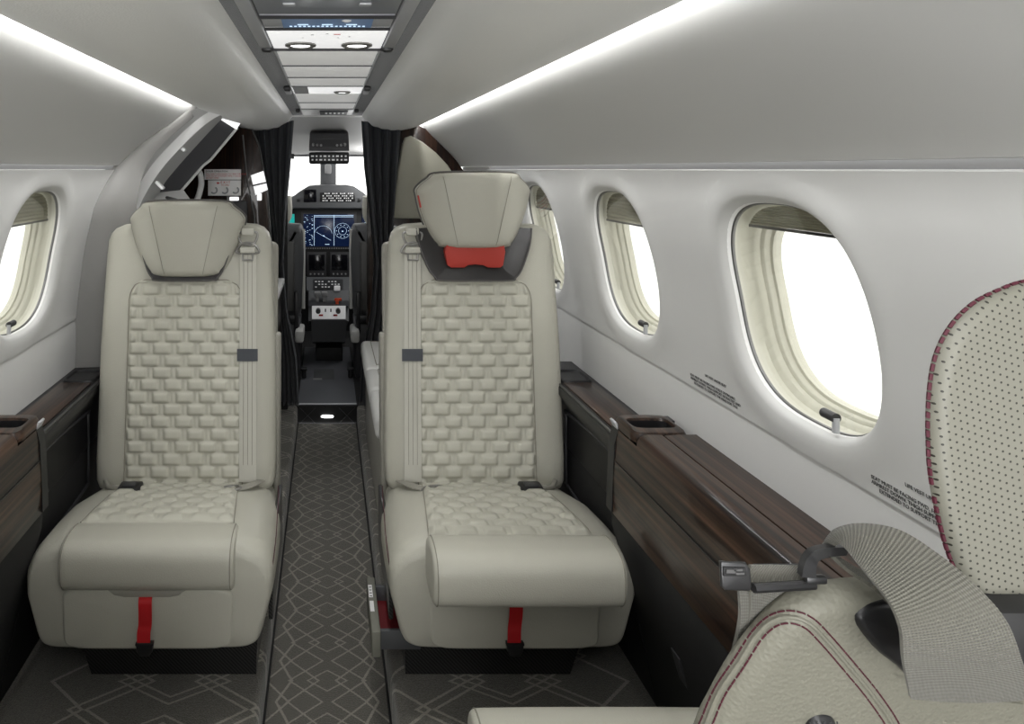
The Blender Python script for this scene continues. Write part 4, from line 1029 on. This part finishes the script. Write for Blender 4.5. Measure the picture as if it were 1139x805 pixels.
# overhead control box
t = thing('overhead_box', 'dark overhead control box hanging at the top of the cockpit', 'control panel', W(366, 164, 3.88))
S4 = 3.88/760
bm = bmesh.new(); R = []
for f, hw, y in ((18, .103, -.02), (15, .108, -.05), (0, .112, -.06), (-4, .112, -.06)): R.append([Vector((x*hw/1, yy, f*S4)) for x, yy in ((-1, y), (1, y), (1.0, .08), (-1.0, .08))])
rings(bm, R); obj('housing', bm, charc, t, smooth=False)
obj('lower_panel', B((0, -.05, -12*S4), (.225, .10, 13*S4), .012), black, t)
bm = bmesh.new(); 
for r_ in range(2):
    for k in range(9): box(bm, (-.092+.023*k, -.102, (-10-4*r_)*S4), (.010 if (k+r_) % 3 else .016, .003, .009))
obj('switch', bm, btn, t, smooth=False)
bm = bmesh.new()
for sx in (-1, 1):
    for k in range(3): cyl(bm, (sx*(.045+.022*k), -.062, 2*S4+.004*k), (sx*(.045+.022*k), -.072, 2*S4), .007, n=10)
obj('knob', bm, greyl, t)
obj('slot', B((0, -.062, 9*S4), (.15, .004, .005)), black, t, smooth=False)
for sx in (-1, 1):
    bm = bmesh.new(); tube(bm, [(sx*.12, -.02, -9*S4), (sx*.20, -.02, -9*S4)], .004, 6); box(bm, (sx*.205, -.02, -10*S4), (.018, .02, .03), .005)
    obj('visor_arm', bm, charc, t)
t = tag(obj('compass', B(W(365, 188, 4.86), (.045, .05, .07), .01), greyl), 'small standby compass on the windscreen centre post', 'compass'); 
# glareshield
Yg = 4.62
t = thing('glareshield', 'grey glareshield with a small black display and button rows under the windscreen', 'dashboard', W(367, 222, Yg))
def lg(px, py, Y=Yg): return W(px, py, Y)-W(367, 222, Yg)
out = [(316, 221), (325, 219), (333, 213), (343, 207), (351, 206), (386, 206), (395, 208), (404, 214), (411, 220), (420, 221), (420, 232), (316, 232)]
bm = bmesh.new(); pillow(bm, [(lg(x, y).x, lg(x, y).z) for x, y in out], -.02, .25, .012, 3); obj('hood', bm, greyp, t)
bm = bmesh.new(); pillow(bm, [(lg(x, y).x, lg(x, y).z) for x, y in ((300, 221), (322, 221), (322, 236), (300, 236))], -.03, .15, .01, 3); pillow(bm, [(lg(x, y).x, lg(x, y).z) for x, y in ((412, 221), (440, 221), (440, 236), (412, 236))], -.03, .15, .01, 3); obj('side_hood', bm, charc, t)
obj('standby_display', B(lg(345, 217.5)+Vector((0, -.024, 0)), (.085, .01, .085), .003), scrk, t); obj('button_panel', B(lg(375.5, 219)+Vector((0, -.022, 0)), (.235, .008, .062), .003), black, t)
bm = bmesh.new()
for r_ in range(4):
    for k in range(16):
        if (k*7+r_*5) % 4: box(bm, lg(359.5+k*2.15, 215+r_*2.6)+Vector((0, -.028, 0)), (.008, .002, .005+.003*((k+r_) % 2)))
obj('button', bm, btn, t, smooth=False)
for px in (332, 399.5): obj('side_button', B(lg(px, 222.5)+Vector((0, -.024, 0)), (.022, .008, .02), .002), black, t)
# instrument panel
Yi = 4.66
t = thing('instrument_panel', 'black instrument panel with bright navigation screens between the pilot seats', 'instrument panel', W(366, 265, Yi))
def li(px, py, Y=Yi): return W(px, py, Y)-W(366, 265, Yi)
obj('fascia', B(li(366, 270)+Vector((0, .05, 0)), (1.1, .08, .47), .01), black, t)
def screen(x0, y0, x1, y1, m, nm='screen'):
    a_, b_ = li(x0, y0), li(x1, y1); return obj(nm, B(((a_.x+b_.x)/2, .004, (a_.z+b_.z)/2), (b_.x-a_.x, .008, a_.z-b_.z), .002), m, t)
bz = screen(335, 235.5, 396.5, 277, charc, 'bezel'); s0 = screen(337.5, 238, 394, 274, scrb)
s0.location.y = -.004
bm = bmesh.new(); e_ = -.006
def circ(cx_, cy_, r, a0=0, a1=360, w2=.0012, st=12):
    pts = [li(cx_+r*math.cos(math.radians(d_)), cy_-r*math.sin(math.radians(d_)))+Vector((0, e_, 0)) for d_ in range(a0, a1+1, st)]; tube(bm, pts, w2*.55, 4)
circ(381, 256.5, 8.5, 0, 360); circ(381, 256.5, 4.5, 0, 360); circ(359.5, 261, 10, 10, 170)
for x in (349.5, 371.5): tube(bm, [li(x, 239)+Vector((0, e_, 0)), li(x, 273)+Vector((0, e_, 0))], .0011, 4)
for y in (239.5, 241): tube(bm, [li(350, y)+Vector((0, e_, 0)), li(393, y)+Vector((0, e_, 0))], .0013, 4)
random.seed(3)
for k in range(34):
    px = random.choice([338.5, 341, 344, 346.5]); py = 239.5+k; box(bm, li(px+random.uniform(0, 1.4), py)+Vector((0, e_, 0)), (random.uniform(.003, .011), .001, .0022))
for k in range(10): a_ = k*36; box(bm, li(381+6.6*math.cos(math.radians(a_)), 256.5+6.6*math.sin(math.radians(a_)))+Vector((0, e_, 0)), (.005, .001, .004))
box(bm, li(360, 262)+Vector((0, e_, 0)), (.012, .001, .004)); box(bm, li(381, 257)+Vector((0, e_, 0)), (.010, .001, .006)); tube(bm, [li(352, 258)+Vector((0, e_, 0)), li(368, 267)+Vector((0, e_, 0))], .0008, 4)
box(bm, li(364, 271.5)+Vector((0, e_, 0)), (.03, .001, .003))
obj('screen_graphics', bm, scrline, s0, smooth=False)
s1 = screen(300, 238, 327.5, 249.5, scrteal); screen(300, 249.5, 327.5, 270, scrb); s1.location.y = -.003
s2 = screen(402.5, 237.5, 430, 272, scrb); s2.location.y = -.004
bm = bmesh.new()
for k in range(30): box(bm, li(403.5+random.uniform(0, 8), 239+k*1.05)+Vector((0, e_, 0)), (random.uniform(.004, .013), .001, .0025))
obj('screen_graphics', bm, scrline, s2, smooth=False)
bm = bmesh.new()
for k in range(22): cyl(bm, li(338+k*2.6, 276)+Vector((0, -.004, 0)), li(338+k*2.6, 276)+Vector((0, -.009, 0)), .004, n=8)
obj('knob_row', bm, greyl, t)
for x0 in (341.5, 367):
    b0 = screen(x0, 280.5, x0+21.5, 308, charc, 'controller_bezel'); s_ = screen(x0+2, 283, x0+19.5, 300.5, scrk, 'controller_screen'); s_.location.y = -.004
    bm = bmesh.new()
    for k in range(4): cyl(bm, li(x0+4+k*4.5, 304.5)+Vector((0, -.004, 0)), li(x0+4+k*4.5, 304.5)+Vector((0, -.010, 0)), .006, n=8)
    obj('knob', bm, greyl, b0)
# centre pedestal
t = thing('centre_pedestal', 'black centre pedestal with throttle levers and a white lit control plate', 'console', W(366, 340, 4.45)+Vector((0, 0, 0)))
o_c = W(366, 340, 4.45)
def lc(px, py, Y): return W(px, py, Y)-o_c
def slab(x0, y0, Y0, x1, y1, Y1, m, nm, th=.012, par=None, xb0=None, xb1=None):
    xb0 = x0 if xb0 is None else xb0; xb1 = x1 if xb1 is None else xb1
    a_, b_, c_, d_ = lc(x0, y0, Y0), lc(x1, y0, Y0), lc(xb1, y1, Y1), lc(xb0, y1, Y1); nn = (b_-a_).cross(d_-a_).normalized()*th
    bm = bmesh.new(); v1 = [bm.verts.new(p) for p in (a_, b_, c_, d_)]; v2 = [bm.verts.new(p+Vector((0, th, -th*.3))) for p in (a_, b_, c_, d_)]; bm.faces.new(v1); bm.faces.new(v2)
    for i in range(4): bm.faces.new((v1[i], v1[(i+1) % 4], v2[(i+1) % 4], v2[i]))
    return obj(nm, bm, m, par or t, smooth=False)
slab(341, 308, 4.60, 389, 323, 4.50, greyp, 'upper_slope', .1)
u1 = slab(348.5, 310.5, 4.575, 381.5, 321.5, 4.50, black, 'switch_plate', .01)
bm = bmesh.new()
for k in range(8):
    for r_ in range(3):
        if (k*3+r_) % 4 != 1: box(bm, lc(351.5+k*3.6, 312.5+r_*3, 4.53)+Vector((0, -.02, 0)), (.012, .004, .006))
obj('switch_mark', bm, btn, u1, smooth=False)
slab(343, 323, 4.50, 389, 340, 4.30, charc, 'throttle_deck', .2, xb0=343, xb1=388)
bm = bmesh.new()
for x_ in (353, 361): box(bm, lc(x_, 327, 4.36), (.040, .03, .03), .006); box(bm, lc(x_, 333, 4.36), (.020, .02, .05), .003)
obj('throttle_lever', bm, greyl, t)
obj('flap_lever', B(lc(375, 320.5, 4.42), (.04, .03, .03), .005), btn, t)
bm = bmesh.new(); box(bm, lc(376, 333, 4.34), (.045, .02, .016), .003); box(bm, lc(375, 336, 4.33), (.02, .02, .03), .003); obj('emergency_lever', bm, orange, t)
wp = slab(347, 340, 4.28, 384.5, 354.5, 4.24, btn, 'control_plate', .03)
bm = bmesh.new()
for x_ in (354, 376): cyl(bm, lc(x_, 344.5, 4.26)+Vector((0, -.01, 0)), lc(x_, 344.5, 4.24)+Vector((0, -.05, 0)), .015, n=14)
for x_ in (362, 368): box(bm, lc(x_, 345, 4.24), (.008, .01, .018))
obj('control_knob', bm, black, wp)
bm = bmesh.new()
for x_ in (357, 373): box(bm, lc(x_, 350.5, 4.235), (.026, .006, .010))
obj('red_mark', bm, text_r, wp, smooth=False)
slab(343.5, 323, 4.42, 388, 357, 4.26, greyp, 'side_shell', .35, xb0=343, xb1=388)
slab(346, 356, 4.25, 386, 380, 4.27, greyp, 'front_box', .25, xb0=347, xb1=384)
obj('foot', B(lc(366, 390, 4.45), (.17, .3, .12), .01), blackm, t)
# pilot seats
def pilot(sg, label):
    t = thing('pilot_seat', label, 'seat', (sg*.31, 4.0, .09)); s = 760/4.0
    def lx(d, py): return (d/s, (CY-py)/s+EYE-.09)
    # back: inner edge at d px from centre line; grow outward
    out = [(28, 252), (38, 249), (80, 249), (92, 256), (96, 300), (94, 345), (80, 352), (36, 352), (29, 345), (25, 300), (25, 270)]
    pts = [(sg*(lx(d_, y)[0])-sg*.31, lx(d_, y)[1]) for d_, y in out]
    bm = bmesh.new(); pillow(bm, [(p.x, p.y) for p in catmull([(x, z, 0) for x, z in pts], 3, True)], -.03, .12, .045, 5); obj('backrest', bm, greyp, t)
    out2 = [(36, 268), (78, 266), (80, 345), (36, 345)]
    bm = bmesh.new(); pillow(bm, [(sg*lx(d_, y)[0]-sg*.31, lx(d_, y)[1]) for d_, y in out2], -.045, .0, .02, 4); obj('back_pocket', bm, leather_dk, t).data.materials[0] = mat('pilot_pocket', (.10, .10, .095), .5)
    out2 = [(40, 222), (46, 218), (76, 218), (82, 226), (80, 250), (44, 250)]
    bm = bmesh.new(); pillow(bm, [(p.x, p.y) for p in catmull([(sg*lx(d_, y)[0]-sg*.31, lx(d_, y)[1], 0) for d_, y in out2], 3, True)], .0, .10, .03, 4); obj('headrest', bm, leather, t)
    bm = bmesh.new(); tube(bm, [(sg*lx(26.5, 255+k*8)[0]-sg*.31, .0+.0, lx(0, 255+k*8)[1]) for k in range(12)], .010, 8); obj('back_edge', bm, whitecush, t)
    obj('seat_cushion', B((sg*.06, .28, .36), (.24, .42, .10), .03, seg=3), greyp, t)
    obj('armrest', B((sg*lx(30, 368)[0]-sg*.31, -.05, lx(0, 368)[1]), (.05, .2, .07), .015), whitecush, t)
    bm = bmesh.new(); box(bm, (sg*lx(34, 340)[0]-sg*.31, -.06, lx(0, 345)[1]), (.025, .03, .24), .004); box(bm, (sg*lx(40, 352)[0]-sg*.31, -.06, lx(0, 352)[1]), (.07, .03, .05), .01); obj('recline_frame', bm, black, t)
    obj('pedestal', B((0, .12, .16), (.30, .36, .32), .02), charc, t)
pilot(-1, 'left pilot seat, dark grey with pale edges, half hidden by the curtain')
pilot(1, 'right pilot seat, dark grey with pale edges, half hidden by the curtain')
# closing walls behind the camera
bm = bmesh.new(); box(bm, (0, REAR-.01, .75), (1.7, .02, 1.7)); struct(obj('wall_back', bm, wallm, smooth=False))

# ---------------------------------------------------------------- light
def area(name, loc, rot, sx, sy, power, col=(1, 1, 1)):
    l = bpy.data.lights.new(name, 'AREA'); l.shape = 'RECTANGLE'; l.size = sx; l.size_y = sy; l.energy = power; l.color = col
    o = bpy.data.objects.new(name, l); C.objects.link(o); o.location = loc; o.rotation_euler = rot; return o
for sg in (-1, 1):
    y0, y1 = REAR, (3.44 if sg > 0 else 2.40)
    area('cove_light', (sg*.4475, (y0+y1)/2, 1.556), (0, -sg*math.radians(40), 0), .010, y1-y0, 9*(y1-y0)/4.7)
area('cabin_light', (0, -1.15, .98), (math.radians(106), 0, 0), 1.2, .9, 20)  # added fill behind the camera, an assumed softbox, not a cabin fitting
area('cabin_light', (0, -.3, 1.565), (0, 0, 0), .22, 1.0, 5)  # added soft fill under the ceiling, out of view
for x, y in ((-.058, 1.48), (.064, 1.48), (.052, 2.39)):
    l = bpy.data.lights.new('reading_lamp', 'SPOT'); l.energy = 5; l.spot_size = math.radians(120); l.spot_blend = 1; l.shadow_soft_size = .02
    o = bpy.data.objects.new('reading_lamp', l); C.objects.link(o); o.location = (x, y, 1.555)
l = bpy.data.lights.new('cockpit_lamp', 'POINT'); l.energy = 3.5; l.shadow_soft_size = .05; o = bpy.data.objects.new('cockpit_lamp', l); C.objects.link(o); o.location = (.3, 4.3, 1.3)  # added fill that keeps the cockpit visible, no fitting there
w = bpy.data.worlds.new('world'); bpy.context.scene.world = w; w.use_nodes = True
bg = w.node_tree.nodes['Background']; bg.inputs[0].default_value = (1, 1, 1, 1); bg.inputs[1].default_value = 2.0
# ---------------------------------------------------------------- camera
cam = bpy.data.cameras.new('camera'); co = bpy.data.objects.new('camera', cam); C.objects.link(co)
cam.sensor_fit = 'HORIZONTAL'; cam.sensor_width = 36; cam.lens = F/1139*36
cam.shift_x = (569.5-CX)/1139; cam.shift_y = -(402.5-CY)/1139; cam.clip_start = .02
co.location = (0, 0, EYE); co.rotation_euler = (math.pi/2, 0, 0); bpy.context.scene.camera = co
vs_ = bpy.context.scene.view_settings; vs_.view_transform = 'Standard'; vs_.look = 'None'; vs_.exposure = .32
